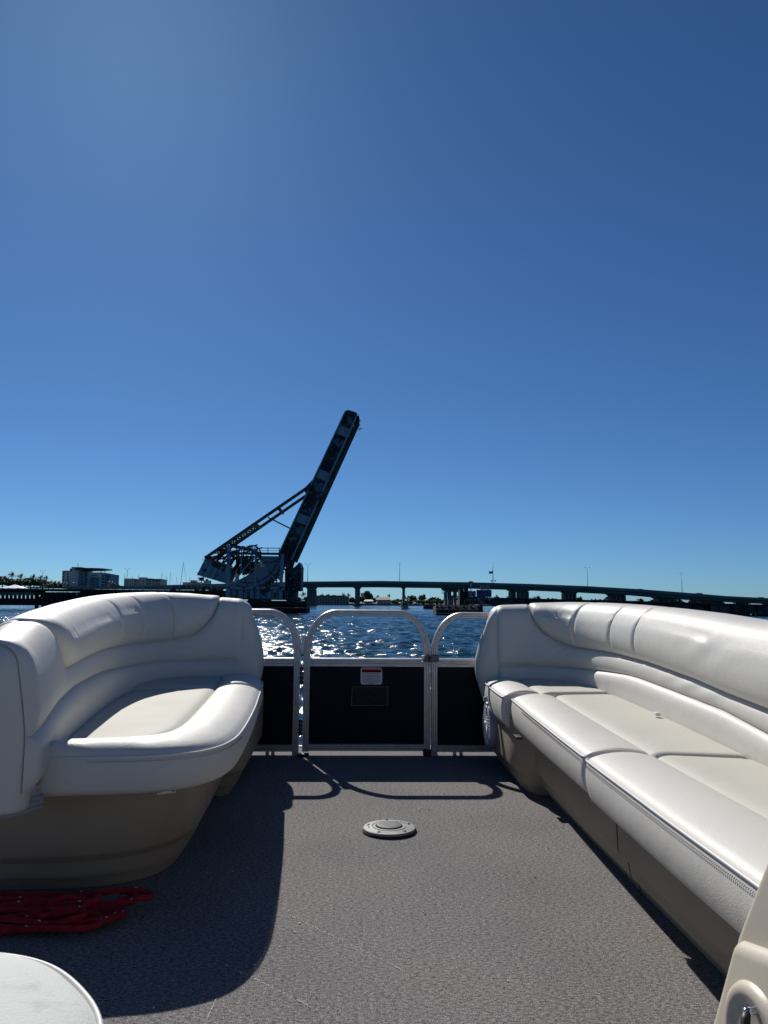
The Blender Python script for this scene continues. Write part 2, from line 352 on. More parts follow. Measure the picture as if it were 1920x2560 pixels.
# ------------------------------------------------------------------ road bridge
ROADP = [(60, 1467.5, 1470.5, 560), (150, 1466.5, 1470.5, 500), (270, 1465, 1472, 420), (400, 1463, 1473.5, 360), (500, 1460.5, 1473.5, 330), (620, 1457.5, 1470.5, 305), (751, 1454, 1467.5, 292), (950, 1452.3, 1467, 290),
         (1172, 1455.5, 1470, 290), (1320, 1459.5, 1474.5, 290), (1468, 1465.3, 1480.5, 290), (1601, 1473, 1488, 290), (1706, 1481, 1497, 290), (1815, 1490, 1503.5, 290), (1925, 1495.5, 1509, 290), (2060, 1503, 1515, 290), (2250, 1513, 1524, 290)]
def road_bridge():
    t = thing('road_bridge', at(900, 1515, 290), 'long low concrete road bridge crossing behind the raised steel bridge', 'bridge')
    W = 13.0
    def strip(name, f0, f1, y0, y1, mat):
        V = []; F = []
        for px, a, b, D in ROADP:
            p = at(px, a, D); q = at(px, b, D); h = p.z-q.z; zt = q.z+h*f1; zb = q.z+h*f0
            V += [(p.x, D+y0, zb), (p.x, D+y1, zb), (p.x, D+y1, zt), (p.x, D+y0, zt)]
        for i in range(len(ROADP)-1):
            for k in range(4): F.append((i*4+k, i*4+(k+1) % 4, i*4+4+(k+1) % 4, i*4+4+k))
        F += [(0, 1, 2, 3), tuple(len(V)-4+k for k in (3, 2, 1, 0))]
        return MB().add(V, F).build(name, mat, t)
    strip('parapet', .66, 1.0, -.35, 0, M['concrete']); strip('parapet', .66, .98, W, W+.35, M['concrete'])
    strip('deck_slab', .52, .66, -.6, W+.6, M['concrete'])
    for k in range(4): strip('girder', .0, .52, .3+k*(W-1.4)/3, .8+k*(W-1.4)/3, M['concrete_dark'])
    P = [(765, 791, 1468, 1475, [769, 775, 781, 787], 1512, 5), (883, 904, 1468, 1472, [893.5], 1515, 13), (1004, 1016, 1467.5, 1471, [1010], 1512, 5.5),
         (1107, 1170, 1470, 1480, [1116.3, 1126, 1140, 1153, 1162], 1511, 6), (1274, 1327, 1474, 1480, [1280, 1289, 1300.5, 1311, 1321.5], 1513, 4.6),
         (1411, 1446, 1479, 1485, [1414.5, 1423, 1431.5, 1441], 1514, 4), (1526, 1569, 1485, 1490.5, [1532, 1542, 1553.5, 1565], 1515, 4),
         (1642, 1692, 1493.5, 1498, [1648, 1660, 1673, 1687], 1516, 4), (1756, 1812, 1499, 1506, [1760, 1775, 1790, 1806], 1517, 4), (520, 545, 1473, 1479, [523, 530, 537, 543], 1510, 4), (650, 675, 1470, 1476, [653, 660, 667, 673], 1511, 4)]
    for x0, x1, y0, y1, cols, yb, cw in P:
        D = 293; p0 = at(x0, y0, D); p1 = at(x1, y1, D)
        zt = p0.z+.3; zb = p1.z
        sl = (p1.x-p0.x)*.18
        pier = MB().prism([(p0.x, zt), (p1.x, zt), (p1.x, zt-(zt-zb)*.45), (p1.x-sl, zb), (p0.x+sl, zb), (p0.x, zt-(zt-zb)*.45)], D, D+6).build('pier', M['concrete'], t)
        for c in cols:
            q = at(c, yb, D); w = cw*D/FPX
            MB().box((q.x-w/2, D+.6, WATER_Z-1), (q.x+w/2, D+5.2, zb+.1)).build('pier_column', M['concrete'], pier)
        fx0 = at(cols[0]-cw/2-4, 1500, D).x; fx1 = at(cols[-1]+cw/2+4, 1500, D).x
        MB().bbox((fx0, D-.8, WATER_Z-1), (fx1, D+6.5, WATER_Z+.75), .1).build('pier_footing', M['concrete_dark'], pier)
    return t
road_bridge()

def lamp_post(h, double=True):
    e = thing('street_lamp', (0, 0, 0), '', 'street lamp', 'street lamps along the road bridge')
    MB().tube([(0, 0, 0), (0, 0, h*.5), (0, 0, h)], [.17, .13, .09], 8).build('lamp_pole', M['galv'], e, True)
    for s in (-1, 1):
        MB().tube([(0, 0, h*.965), (s*.5, 0, h*1.01), (s*1.1, 0, h*1.07), (s*1.5, 0, h*1.095)], .055, 6).build('lamp_arm', M['galv'], e, True)
        MB().bbox((s*1.5-.32, -.14, h*1.085), (s*1.5+.32, .14, h*1.10+.06), .03).build('lamp_head', M['galv'], e)
    return e
lp0 = None
LAMPS = [(769, 1408, 1453, 290, 0, 'double armed street lamp on the road bridge just right of the old steel bridge'),
         (999, 1408, 1452, 290, 1.35, 'thin street lamp seen edge on above the middle of the road bridge'),
         (1470, 1419, 1465, 290, .5, 'double armed street lamp on the road bridge above the backrest of the right lounge'),
         (1706.5, 1433, 1481, 290, .75, 'double armed street lamp nearest the right edge of the photo'),
         (104, 1426, 1468, 400, .1, 'double armed street lamp rising from the palms by the white tent'),
         (316, 1420, 1465, 390, .1, 'double armed street lamp in front of the beige low apartment block')]
for px, y0, y1, D, rz, lab in LAMPS:
    p = at(px, y1, D); q = at(px, y0, D); h = (q.z-p.z)
    if lp0 is None: lp0 = lamp_post(10.0); o = lp0
    else: o = copy_tree(lp0)
    s = (h+1.2)/10.9; o.location = (p.x, D+.4, p.z-1.2); o.rotation_euler = (0, 0, rz); o.scale = (s*.95, s, s); o['label'] = lab

def flagpole():
    D = 290.4; p = at(1232.6, 1457, D); q = at(1232.6, 1410, D); h = q.z-p.z
    t = thing('flagpole', p, 'tall flagpole on the road bridge with a flag flying at half height', 'flagpole')
    MB().tube([p, (p.x, p.y, p.z+h)], [.16, .08], 8).build('pole', M['galv'], t, True)
    MB().tube([(p.x, p.y, p.z+h-.2), (p.x+.5, p.y, p.z+h+.9)], .05, 6).build('lamp_arm', M['galv'], t)
    f = thing('flag', at(1232, 1431, D), 'stars and stripes flag blowing left from the flagpole', 'flag')
    a = at(1222.3, 1427.6, D); b_ = at(1232.4, 1434.6, D); W = b_.x-a.x; H = (a.z-b_.z)
    V = []; F = []; fm = []
    nx, nz = 12, 13
    for j in range(nz+1):
        for i in range(nx+1):
            u = i/nx; V.append((b_.x-u*W, D+.18*sin(u*7), a.z-H*.9*j/nz-.12*H*u+.05*H*sin(u*8)))
    for j in range(nz):
        for i in range(nx):
            k = j*(nx+1)+i; F.append((k, k+1, k+nx+2, k+nx+1)); fm.append(2 if (i < 5 and j < 7) else (0 if j % 2 == 0 else 1))
    o = mobj('flag_cloth', V, F, None, f, True, [M['flag_r'], M['flag_w'], M['flag_b']], fm)
    for px, w_ in ((1228.8, 'left'), (1237.6, 'right')):
        p = at(px, 1452, D)
        o = thing('floodlight', p, 'small dark floodlight on the parapet just %s of the flagpole foot' % w_, 'floodlight', 'floodlights at the flagpole foot')
        MB().bbox((p.x-.33, D-.2, p.z-.14), (p.x+.33, D+.2, p.z+.2), .05).build('lamp_housing', M['black'], o)
        MB().bar((p.x, D, p.z-1.0), (p.x, D, p.z-.14), .08).build('bracket', M['black'], o)
flagpole()

def car(px, y, D, mat, lab, L=4.6):
    p = at(px, y, D); z0 = p.z-1.55
    t = thing('car', (p.x, D+3, z0), lab, 'car', 'cars crossing the road bridge')
    y0, y1 = D+2.1, D+3.9
    x = p.x
    MB().prism([(x-L/2, z0+.35), (x+L/2, z0+.35), (x+L/2, z0+.8), (x+L*.34, z0+.95), (x-L*.42, z0+.95), (x-L/2, z0+.85)], y0, y1).build('body', mat, t)
    MB().prism([(x-L*.40, z0+.95), (x+L*.26, z0+.95), (x+L*.12, z0+1.45), (x-L*.26, z0+1.5)], y0+.12, y1-.12).build('cabin', M['glass'], t)
    for sx in (-.31, .31):
        for yy in (y0+.02, y1-.22):
            MB().lathe([(0, 0), (.33, 0), (.33, .2), (0, .2)], (x+sx*L, yy, z0+.33), 16, 'Y').build('wheel', M['tyre'], t)
car(1608, 1471.3, 290, M['car_grey'], 'grey car on the road bridge, first of the three from the middle')
car(1757, 1481.8, 290, M['car_grey'], 'grey car on the road bridge between the last lamp and the edge', 5.0)
car(1913, 1492.3, 290, M['car_dark'], 'black car on the road bridge at the very right edge')

# ------------------------------------------------------------------ old steel bascule bridge
BD = 110.0; WB = 6.0
def C1(x, y): return (450+x*.30139, 1000+y*.30139)          # reading grid of the enlarged bridge picture
def bxz(x, y, D=BD): p = at(*C1(x, y), D); return (p.x, p.z)
def bascule():
    t = thing('bascule_bridge', at(640, 1531, BD), 'rusty blue grey steel railway drawbridge with its leaf raised steeply', 'drawbridge')
    def plate(name, pts, mat, y0=0, th=.25, parent=t): return MB().prism([bxz(*p) for p in pts], BD+y0, BD+y0+th).build(name, mat, parent)
    def barp(mb, a, b, wpx, y0=0, th=.35):
        (x0, z0), (x1, z1) = bxz(*a), bxz(*b); w = wpx*.30139*BD/FPX
        mb.bar((x0, BD+y0+th/2, z0), (x1, BD+y0+th/2, z1), th, w, (0, 1, 0)) if False else None
        dx, dz = x1-x0, z1-z0; L = math.hypot(dx, dz); nx, nz = -dz/L*w/2, dx/L*w/2
        mb.prism([(x0+nx, z0+nz), (x1+nx, z1+nz), (x1-nx, z1-nz), (x0-nx, z0-nz)], BD+y0, BD+y0+th); return mb
    # leaf: two plate girders with panels between stiffeners
    TL, TR = (1372, 96), (1462, 140); BL, BR = (815, 1285), (925, 1325)
    L0 = np.array(TL, float); L1 = np.array(BL, float); R0 = np.array(TR, float); R1 = np.array(BR, float)
    top_round = [(1372, 96), (1379, 86), (1394, 81), (1446, 97), (1466, 106), (1472, 118), (1462, 140)]
    for side, yo in (('near', 0.0), ('far', WB)):
        g = plate('leaf_girder', top_round+[tuple(R1), (905, 1390), (860, 1385), tuple(L1)], M['steel_dark'], yo, .12)
        N = 13
        for i in range(N):
            a0, a1 = i/N+.012, (i+1)/N-.006
            i0, i1 = .10, .93
            P = lambda u, v: tuple((L0*(1-u)+L1*u)*(1-v)+(R0*(1-u)+R1*u)*v)
            yy = yo-.05 if side == 'near' else yo+.13
            plate('web_panel', [P(a0, i0), P(a0, i1), P(a1, i1), P(a1, i0)], M['steel'] if i % 4 != 1 else M['steel2'], yy, .05, g)
        for i in range(N+1):
            u = i/N*.985+.008; a = L0*(1-u)+L1*u; b = R0*(1-u)+R1*u
            mb = MB(); barp(mb, a*.97+b*.03, a*.03+b*.97, 9, yo-.28 if side == 'near' else yo+.1, .3); mb.build('stiffener', M['steel_dark'], g)
        f = MB(); barp(f, tuple(L0), tuple(L1), 10, yo-.35, .8); f.build('flange', M['steel2'], g)
        f = MB(); barp(f, tuple(R0), tuple(R1), 10, yo-.35, .8); f.build('flange', M['steel2'], g)
    # floor beams and laterals between girders, timber ties on the track side
    for i in range(14):
        u = i/13; a = R0*(1-u)+R1*u; b = L0*(1-u)+L1*u
        x0, z0 = bxz(*(a*.9+b*.1)); x1, z1 = bxz(*(a*.45+b*.55))
        MB().bar(((x0), BD+.3, z0), ((x0), BD+WB, z0), .35, .7).build('floor_beam', M['steel_dark'], t)
        if i < 13:
            u2 = (i+1)/13; a2 = R0*(1-u2)+R1*u2; b2 = L0*(1-u2)+L1*u2; x2, z2 = bxz(*(a2*.9+b2*.1))
            MB().bar((x0, BD+.2 if i % 2 else BD+WB, z0), (x2, BD+WB if i % 2 else BD+.2, z2), .22).build('lateral_brace', M['steel2'], t)
    for k in range(3):
        (x0, z0), (x1, z1) = bxz(*(R0*.93+L0*.07)), bxz(*(R1*.93+L1*.07)); off = (.35, .17)
        MB().bar((x0+off[0], BD+1.3+k*1.7, z0-off[1]), (x1+off[0], BD+1.3+k*1.7, z1-off[1]), .42, .45).build('stringer', M['steel_dark'], t)
    # the ragged tip
    random.seed(11)
    for k in range(9):
        a = (1468+random.random()*26, 108+random.random()*90); mb = MB(); barp(mb, a, (a[0]+12+random.random()*12, a[1]+3+random.random()*12), 4, .4+k*.6, .12); mb.build('broken_bar', M['steel_dark'], t)
    plate('tip_plate', [(1455, 120), (1484, 112), (1490, 140), (1478, 165), (1450, 160)], M['steel_dark'], 1.0, 4.6)
    # counterweight with struts
    cw = plate('counterweight', [(205, 1310), (402, 1395), (410, 1440), (372, 1520), (135, 1450)], M['steel2'], .4, 5.6)
    plate('counterweight_cap', [(205, 1308), (300, 1330), (402, 1385), (402, 1396)], M['rustroof'], .3, 5.8, cw)
    for x, y, dx in ((135, 1432, -8), (183, 1322, -6), (215, 1293, -8)):
        m_ = MB(); barp(m_, (x, y), (x+26, y+8), 4, .1, .3); m_.build('lug', M['steel_dark'], cw)
    for k in range(4):
        m_ = MB(); u = (k+1)/5; a = (205+(402-205)*u, 1310+85*u+8); b = (135+(372-135)*u, 1450+70*u-6); barp(m_, a, b, 2.5, .33, .07); m_.build('plate_joint', M['steel_dark'], cw)
    US = lambda u: (208+840*u, 1306-578*u)
    for yo in (.2, WB-.2):
        m_ = MB(); barp(m_, (208, 1306), (1048, 728), 23, yo, .5); m_.build('strut', M['strut'], t)
        plate('gusset', [(1118, 640), (1110, 700), (1052, 800), (1035, 760), (1032, 728)], M['steel_dark'], yo-.1, .6)
    m_ = MB(); barp(m_, (728, 972), (918, 1066), 11, .2, .3); m_.build('cross_brace', M['strut'], t)
    def xyz(u, y): x, z = bxz(*US(u)); return (x, BD+y, z)
    N = 8
    for i in range(N):
        u0 = .06+i*.053; u1 = u0+.053
        MB().bar(xyz(u0, .4), xyz(u1, WB), .18).build('lattice_bar', M['strut'], t); MB().bar(xyz(u0, WB), xyz(u1, .4), .18).build('lattice_bar', M['strut'], t)
        MB().bar(xyz(u1, .4), xyz(u1, WB), .2 if i < N-1 else .6, .3).build('lattice_bar', M['strut'], t)
    for yo in (.2, WB-.2):
        # counterweight arm truss back to the trunnion
        m_ = MB()
        for a, b, wd in (((240, 1308), (640, 1200), 10), ((215, 1300), (640, 1300), 9), ((300, 1335), (420, 1215), 14), ((345, 1350), (400, 1260), 8), ((300, 1330), (420, 1290), 7), ((420, 1200), (640, 1250), 16),
                         ((395, 1395), (455, 1300), 22), ((430, 1430), (520, 1300), 30), ((470, 1440), (560, 1290), 26), ((500, 1430), (595, 1300), 20), ((540, 1430), (600, 1310), 16), ((590, 1240), (640, 1300), 16),
                         ((455, 1300), (500, 1440), 8), ((350, 1340), (400, 1395), 9)):
            barp(m_, a, b, wd, yo+.05, .35)
        m_.build('tail_truss', M['steel_dark'], t)
    # cross members joining the two trusses of the tail
    for x, y in ((210, 1302), (330, 1240), (420, 1200), (520, 1220), (600, 1250), (640, 1290), (500, 1410), (560, 1390), (1040, 735), (820, 900)):
        (x0, z0) = bxz(x, y); MB().bar((x0, BD+.2, z0), (x0, BD+WB, z0), .35).build('cross_member', M['steel_dark'], t)
    # rolling segments: a sector plate with a rim of track blocks
    cx_, cy_ = 560, 1280
    for yo in (.9, WB-1.1):
        arc = [(cx_+300*cos(radians(a)), cy_+282*sin(radians(a))) for a in range(2, 112, 6)]
        sg = plate('rolling_segment', [(640, 1292), (880, 1292), (905, 1340)]+arc+[(430, 1545), (425, 1520), (700, 1372)], M['steel2'], yo, .3)
        m_ = MB()
        for k in range(18):
            a0 = radians(5+k*6); p = (cx_+312*cos(a0), cy_+292*sin(a0)); q = (cx_+285*cos(a0), cy_+268*sin(a0)); barp(m_, p, q, 18, yo-.35, 1.0)
        m_.build('segment_rim', M['steel_dark'], sg)
        m_ = MB()
        for k in range(11):
            a0 = radians(20+k*8); a1 = a0+radians(8); barp(m_, (cx_+248*cos(a0), cy_+236*sin(a0)), (cx_+248*cos(a1), cy_+236*sin(a1)), 6, yo-.12, .12)
        m_.build('segment_rib', M['steel_dark'], sg)
        m_ = MB()
        for (a, b) in (((640, 1350), (860, 1330)), ((700, 1372), (800, 1480)), ((520, 1462), (560, 1555)), ((610, 1425), (660, 1545))): barp(m_, a, b, 4, yo-.1, .1)
        m_.build('segment_rib', M['steel_dark'], sg)
    # gear wheel
    (x0, z0) = bxz(592, 1278)
    m_ = MB().lathe([(1.15, -.1), (1.35, -.1), (1.35, .1), (1.15, .1), (1.15, -.1)], (x0, BD+.6, z0), 28, 'Y')
    for k in range(4):
        a = k*pi/4; m_.bar((x0-1.2*cos(a), BD+.6, z0-1.2*sin(a)), (x0+1.2*cos(a), BD+.6, z0+1.2*sin(a)), .1)
    m_.build('gear_wheel', M['steel_dark'], t)
    # tower frame round the segment
    for yo in (-1.2, WB+.8):
        fr = thing_part('tower_frame', t)
        for nm, a, b, wd, mt in (('tower_post', (418, 1212), (405, 1640), 30, 'steel2'), ('tower_post', (637, 1300), (630, 1585), 14, 'steel2'), ('tower_post', (856, 1290), (842, 1570), 25, 'steel2'),
                                 ('top_beam', (418, 1277), (872, 1281), 17, 'steel2'), ('bottom_beam', (410, 1558), (850, 1562), 20, 'steel2'),
                                 ('diagonal', (622, 1308), (430, 1542), 9, 'steel2'), ('diagonal', (650, 1300), (832, 1542), 9, 'steel2'), ('tower_post', (520, 1288), (515, 1440), 9, 'steel2')):
            m_ = MB(); barp(m_, a, b, wd, yo, .5 if wd > 12 else .25); m_.build(nm, M[mt], fr)
    hr = thing_part('handrail', t)
    for yo in (-1.6,):
        m_ = MB(); barp(m_, (500, 1232), (838, 1236), 6, yo, .1); m_.build('top_rail', M['steel2'], hr)
        m_ = MB(); barp(m_, (440, 1255), (838, 1257), 4, yo, .08); m_.build('mid_rail', M['steel2'], hr)
        for x in (525, 630, 740, 832): m_ = MB(); barp(m_, (x, 1230), (x, 1275), 6, yo, .1); m_.build('rail_post', M['steel2'], hr)
    (x0, z0), (x1, z1) = bxz(430, 1268), bxz(872, 1272)
    MB().box((x0, BD-1.7, z0-.12), (x1, BD-.2, z0)).build('catwalk', M['steel_dark'], t)
    m_ = MB(); barp(m_, (592, 1206), (592, 1232), 2.5, -1.5, .08); m_.build('antenna', M['galv'], t)
    # wall below, panelled
    wl = plate('pier_wall', [(408, 1570), (850, 1572), (850, 1652), (560, 1650), (408, 1640)], M['steel2'], -.9, 8.0)
    for k in range(9):
        x = 440+k*47; m_ = MB(); barp(m_, (x, 1575), (x, 1648), 5, -1.05, .15); m_.build('wall_rib', M['steel_dark'], wl)
    plate('hatch', [(783, 1598), (803, 1598), (803, 1640), (783, 1640)], M['black'], -.98, .1, wl)
    m_ = MB(); barp(m_, (628, 1570), (628, 1640), 8, -1.2, .25); m_.build('drain_pipe', M['steel_dark'], wl)
    m_ = MB(); barp(m_, (400, 1648), (1000, 1657), 10, -1.4, 9); m_.build('pier_ledge', M['steel_dark'], t)
    # dark machinery house and live load supports right of the frame
    plate('machinery_house', [(925, 1395), (985, 1345), (1000, 1385), (995, 1582), (955, 1582), (950, 1655), (860, 1655), (862, 1400)], M['steel_dark'], 1.5, 5.0)
    plate('house_roof', [(985, 1340), (1002, 1385), (996, 1388), (978, 1352), (950, 1390), (944, 1385)], M['roofhut'], 1.2, 5.6)
    random.seed(5)
    for k in range(16):
        x = 865+random.random()*105; y = 1410+random.random()*200; s = 6+random.random()*7
        plate('equipment_box', [(x, y), (x+s, y), (x+s, y+s*1.2), (x, y+s*1.2)], random.choice([M['steel2'], M['steel_dark'], M['sign_back']]), .9+random.random()*.4, .5)
    for x in (868, 884, 902, 920, 938):
        m_ = MB(); barp(m_, (x, 1560+random.random()*20), (x+2, 1655), 5, 1.0, .3); m_.build('support_post', M['steel2'], t)
    m_ = MB()
    for x in (960, 975, 990, 1000): barp(m_, (x, 1610), (x, 1660), 2.5, 1.2, .1)
    barp(m_, (955, 1612), (1002, 1612), 3, 1.2, .1); m_.build('ladder_rail', M['steel_dark'], t)
    # piers under all
    (x0, z0), (x1, z1) = bxz(405, 1655), bxz(1050, 1700)
    MB().box((x0, BD-1.0, WATER_Z-2), (x1, BD+8, z0-.1)).build('masonry_pier', M['timber'], t)
    return t
def thing_part(name, parent):
    e = bpy.data.objects.new(name, None); e.location = parent.location; COL.objects.link(e); setparent(e, parent)
    return e
# part empties sit where their parent sits
bas = bascule()

def control_hut():
    (x0, z0), (x1, z1) = bxz(578, 1400, 130), bxz(690, 1345, 130)
    t = thing('control_hut', ((x0+x1)/2, 130, z0-6), 'small hut with pale ribbed roof seen through the drawbridge frame', 'hut')
    MB().box((x0, 129, z0-8), (x1, 133, z0)).build('wall', M['steel_dark'], t)
    w_ = x1-x0
    MB().prism([(x0-.2, z0-.4), (x1+.2, z0-.4), (x1-w_*.22, z1), (x0+w_*.22, z1)], 128.8, 133.2).build('roof', M['roofhut'], t)
    for k in range(6):
        u = (k+.5)/6; MB().bar((x0+w_*u, 128.75, z0-.35), (x0+w_*(.22+.56*u), 128.75, z1), .07).build('roof_rib', M['steel_dark'], t)
control_hut()

def fender(name, lab, D, x0, x1, ytop, rows, posts, dark_end=None, depth=5):
    p0 = at(x0, ytop, D); p1 = at(x1, ytop, D)
    t = thing(name, ((p0.x+p1.x)/2, D, WATER_Z), lab, 'bridge fender')
    for (ya, yb, xa, xb, mt) in rows:
        a = at(xa, ya, D); b = at(xb, yb, D)
        MB().bbox((a.x, D-.25, b.z), (b.x, D+.1, a.z), .03).build('waler', M[mt], t)
    for x in posts:
        a = at(x, ytop+2, D); MB().box((a.x-.17, D+.12, WATER_Z-2), (a.x+.17, D+.45, a.z)).build('pile', M['timber'], t)
    a = at(x0+3, ytop+4, D); b = at(x1-3, ytop+4, D)
    MB().box((a.x, D+.6, WATER_Z-.3), (b.x, D+depth, a.z-.1)).build('timber_core', M['timber'], t)
    return t
fender('timber_fender', 'dark timber fender round the drawbridge pier', 105, 545, 769, 1501,
       [(1503, 1507, 560, 767, 'timber'), (1509, 1513.5, 556, 769, 'timber'), (1517, 1521, 560, 767, 'timber_grey'), (1524, 1528.5, 600, 765, 'timber')], [600, 622, 644, 666, 688, 710, 730, 748, 762], depth=4)
fr_ = fender('timber_fender', 'weathered grey timber fender below the blue sign', 97, 1089, 1203, 1511,
       [(1512.5, 1517, 1089, 1200, 'timber_grey'), (1521.5, 1526, 1090, 1198, 'timber_grey'), (1531, 1535.5, 1090, 1200, 'timber_grey')], [1093, 1104, 1122, 1140, 1160, 1178, 1196], depth=5)
a = at(1198, 1511, 97); b_ = at(1213, 1533, 97)
MB().prism([(a.x, a.z), (at(1205, 1511, 97).x, a.z), (b_.x, WATER_Z-.5), (a.x, WATER_Z-.5)], 97.2, 101).build('raking_brace', M['timber'], fr_)

def old_piles():
    t = thing('old_piling', at(1072, 1519, 190), 'short row of dark old piles standing in open water', 'piling')
    for k in range(9):
        p = at(1060+k*3.1, 1514+random.random()*1.5, 190+random.random()*6); MB().tube([(p.x, p.y, WATER_Z-2), p], .17, 8).build('pile', M['timber'], t)
    a = at(1060, 1516, 190); b = at(1086, 1516.3, 190); MB().bar((a.x, 189.6, a.z), (b.x, 189.6, b.z), .2, .3).build('cap_beam', M['timber'], t)
old_piles()

# ------------------------------------------------------------------ railway trestles
def trestle_left():
    D0 = 118
    t = thing('railway_trestle', at(300, 1512, D0), 'low dark railway trestle left of the raised drawbridge', 'trestle')
    A = lambda px, py: at(px, py, D0)
    def quad(name, px0, px1, yt0, yt1, yb0, yb1, mat, y0=0, y1=3.0, parent=t):
        p = [A(px0, yt0), A(px1, yt1), A(px1, yb1), A(px0, yb0)]
        return MB().prism([(q.x, q.z) for q in p], D0+y0, D0+y1).build(name, mat, parent)
    quad('track_deck', -260, 572, 1468.5, 1476.5, 1474.5, 1482, M['timber'], -.4, 4.4)
    quad('girder', 200, 572, 1478, 1482, 1491, 1497, M['timber'], 0, .4)
    quad('girder', 200, 572, 1478, 1482, 1491, 1497, M['timber'], 3.4, 3.8)
    quad('girder', -260, 88, 1472, 1475, 1478, 1481, M['timber'], -.1, 3.9)
    # graffitied concrete bays at the left
    for a, b in ((-120, -72), (-68, -36), (-34, 14), (16, 50), (52, 84)):
        quad('concrete_bay', a, b, 1477, 1477.5, 1487.5, 1488, M['pale_conc'], .1, 3.6)
    for k in range(16):
        x = -70+k*10.4; quad('slot_post', x, x+4.8, 1488, 1488, 1496, 1496, M['timber'], .0, .5)
    quad('timber_wall', -120, 84, 1495, 1496, 1512.5, 1513.5, M['timber'], .2, 3.6)
    for x in (95, 108, 119, 131, 146, 158, 170, 184, 197, 215, 235, 258, 285, 315, 345, 380, 420, 460, 500, 540):
        p = A(x, 1480); w = .32
        for yy in (0, 2.8): MB().tube([(p.x, D0+yy, WATER_Z-2), (p.x+random.uniform(-.2, .2), D0+yy, p.z)], w, 8).build('pile', M['timber'], t)
        MB().bar((p.x, D0+.1, A(x, 1490).z-.5), (p.x, D0+3, A(x, 1483).z), .3).build('pile_brace', M['timber'], t)
    quad('cap_timber', 88, 560, 1480, 1484, 1485, 1488, M['timber'], -.15, .25)
    quad('walkway_rail', 190, 560, 1466.0, 1462.5, 1466.8, 1463.4, M['steel2'], -.35, -.28)
    quad('walkway_rail', 190, 560, 1470.0, 1468.5, 1470.7, 1469.2, M['steel2'], -.35, -.28)
    for x in (205, 222, 240, 255, 272, 290, 307, 325, 342, 359, 377, 395, 413, 431, 449, 466, 479, 495, 510, 528, 545):
        a = A(x, 1466-(x-190)/370*3.5); b = A(x, 1474+(x-190)/370*1.5); MB().bar((b.x, D0-.32, b.z-.2), (a.x, D0-.32, a.z), .09).build('rail_post', M['steel2'], t)
    for k in range(9):
        x = 430+k*15; p = A(x, 1469+random.random()*4)
        MB().box((p.x-.35, D0+.5, p.z-.25), (p.x+.35, D0+1.1, p.z+.3)).build('cable_box', M['steel_dark'], t)
    s = thing('signal_post', A(506, 1476), 'small signal post under the overhanging counterweight', 'signal post')
    a, b = A(506, 1476), A(506, 1444); MB().bar(a+Vector((0, -.6, 0)), b+Vector((0, -.6, 0)), .12).build('post', M['galv'], s)
    MB().bbox((b.x-.35, D0-.8, b.z-.5), (b.x+.35, D0-.4, b.z), .05).build('signal_head', M['steel_dark'], s)
    MB().bar((b.x-.5, D0-.6, b.z-.1), (b.x+.6, D0-.6, b.z+.1), .1).build('cross_arm', M['steel_dark'], s)
trestle_left()

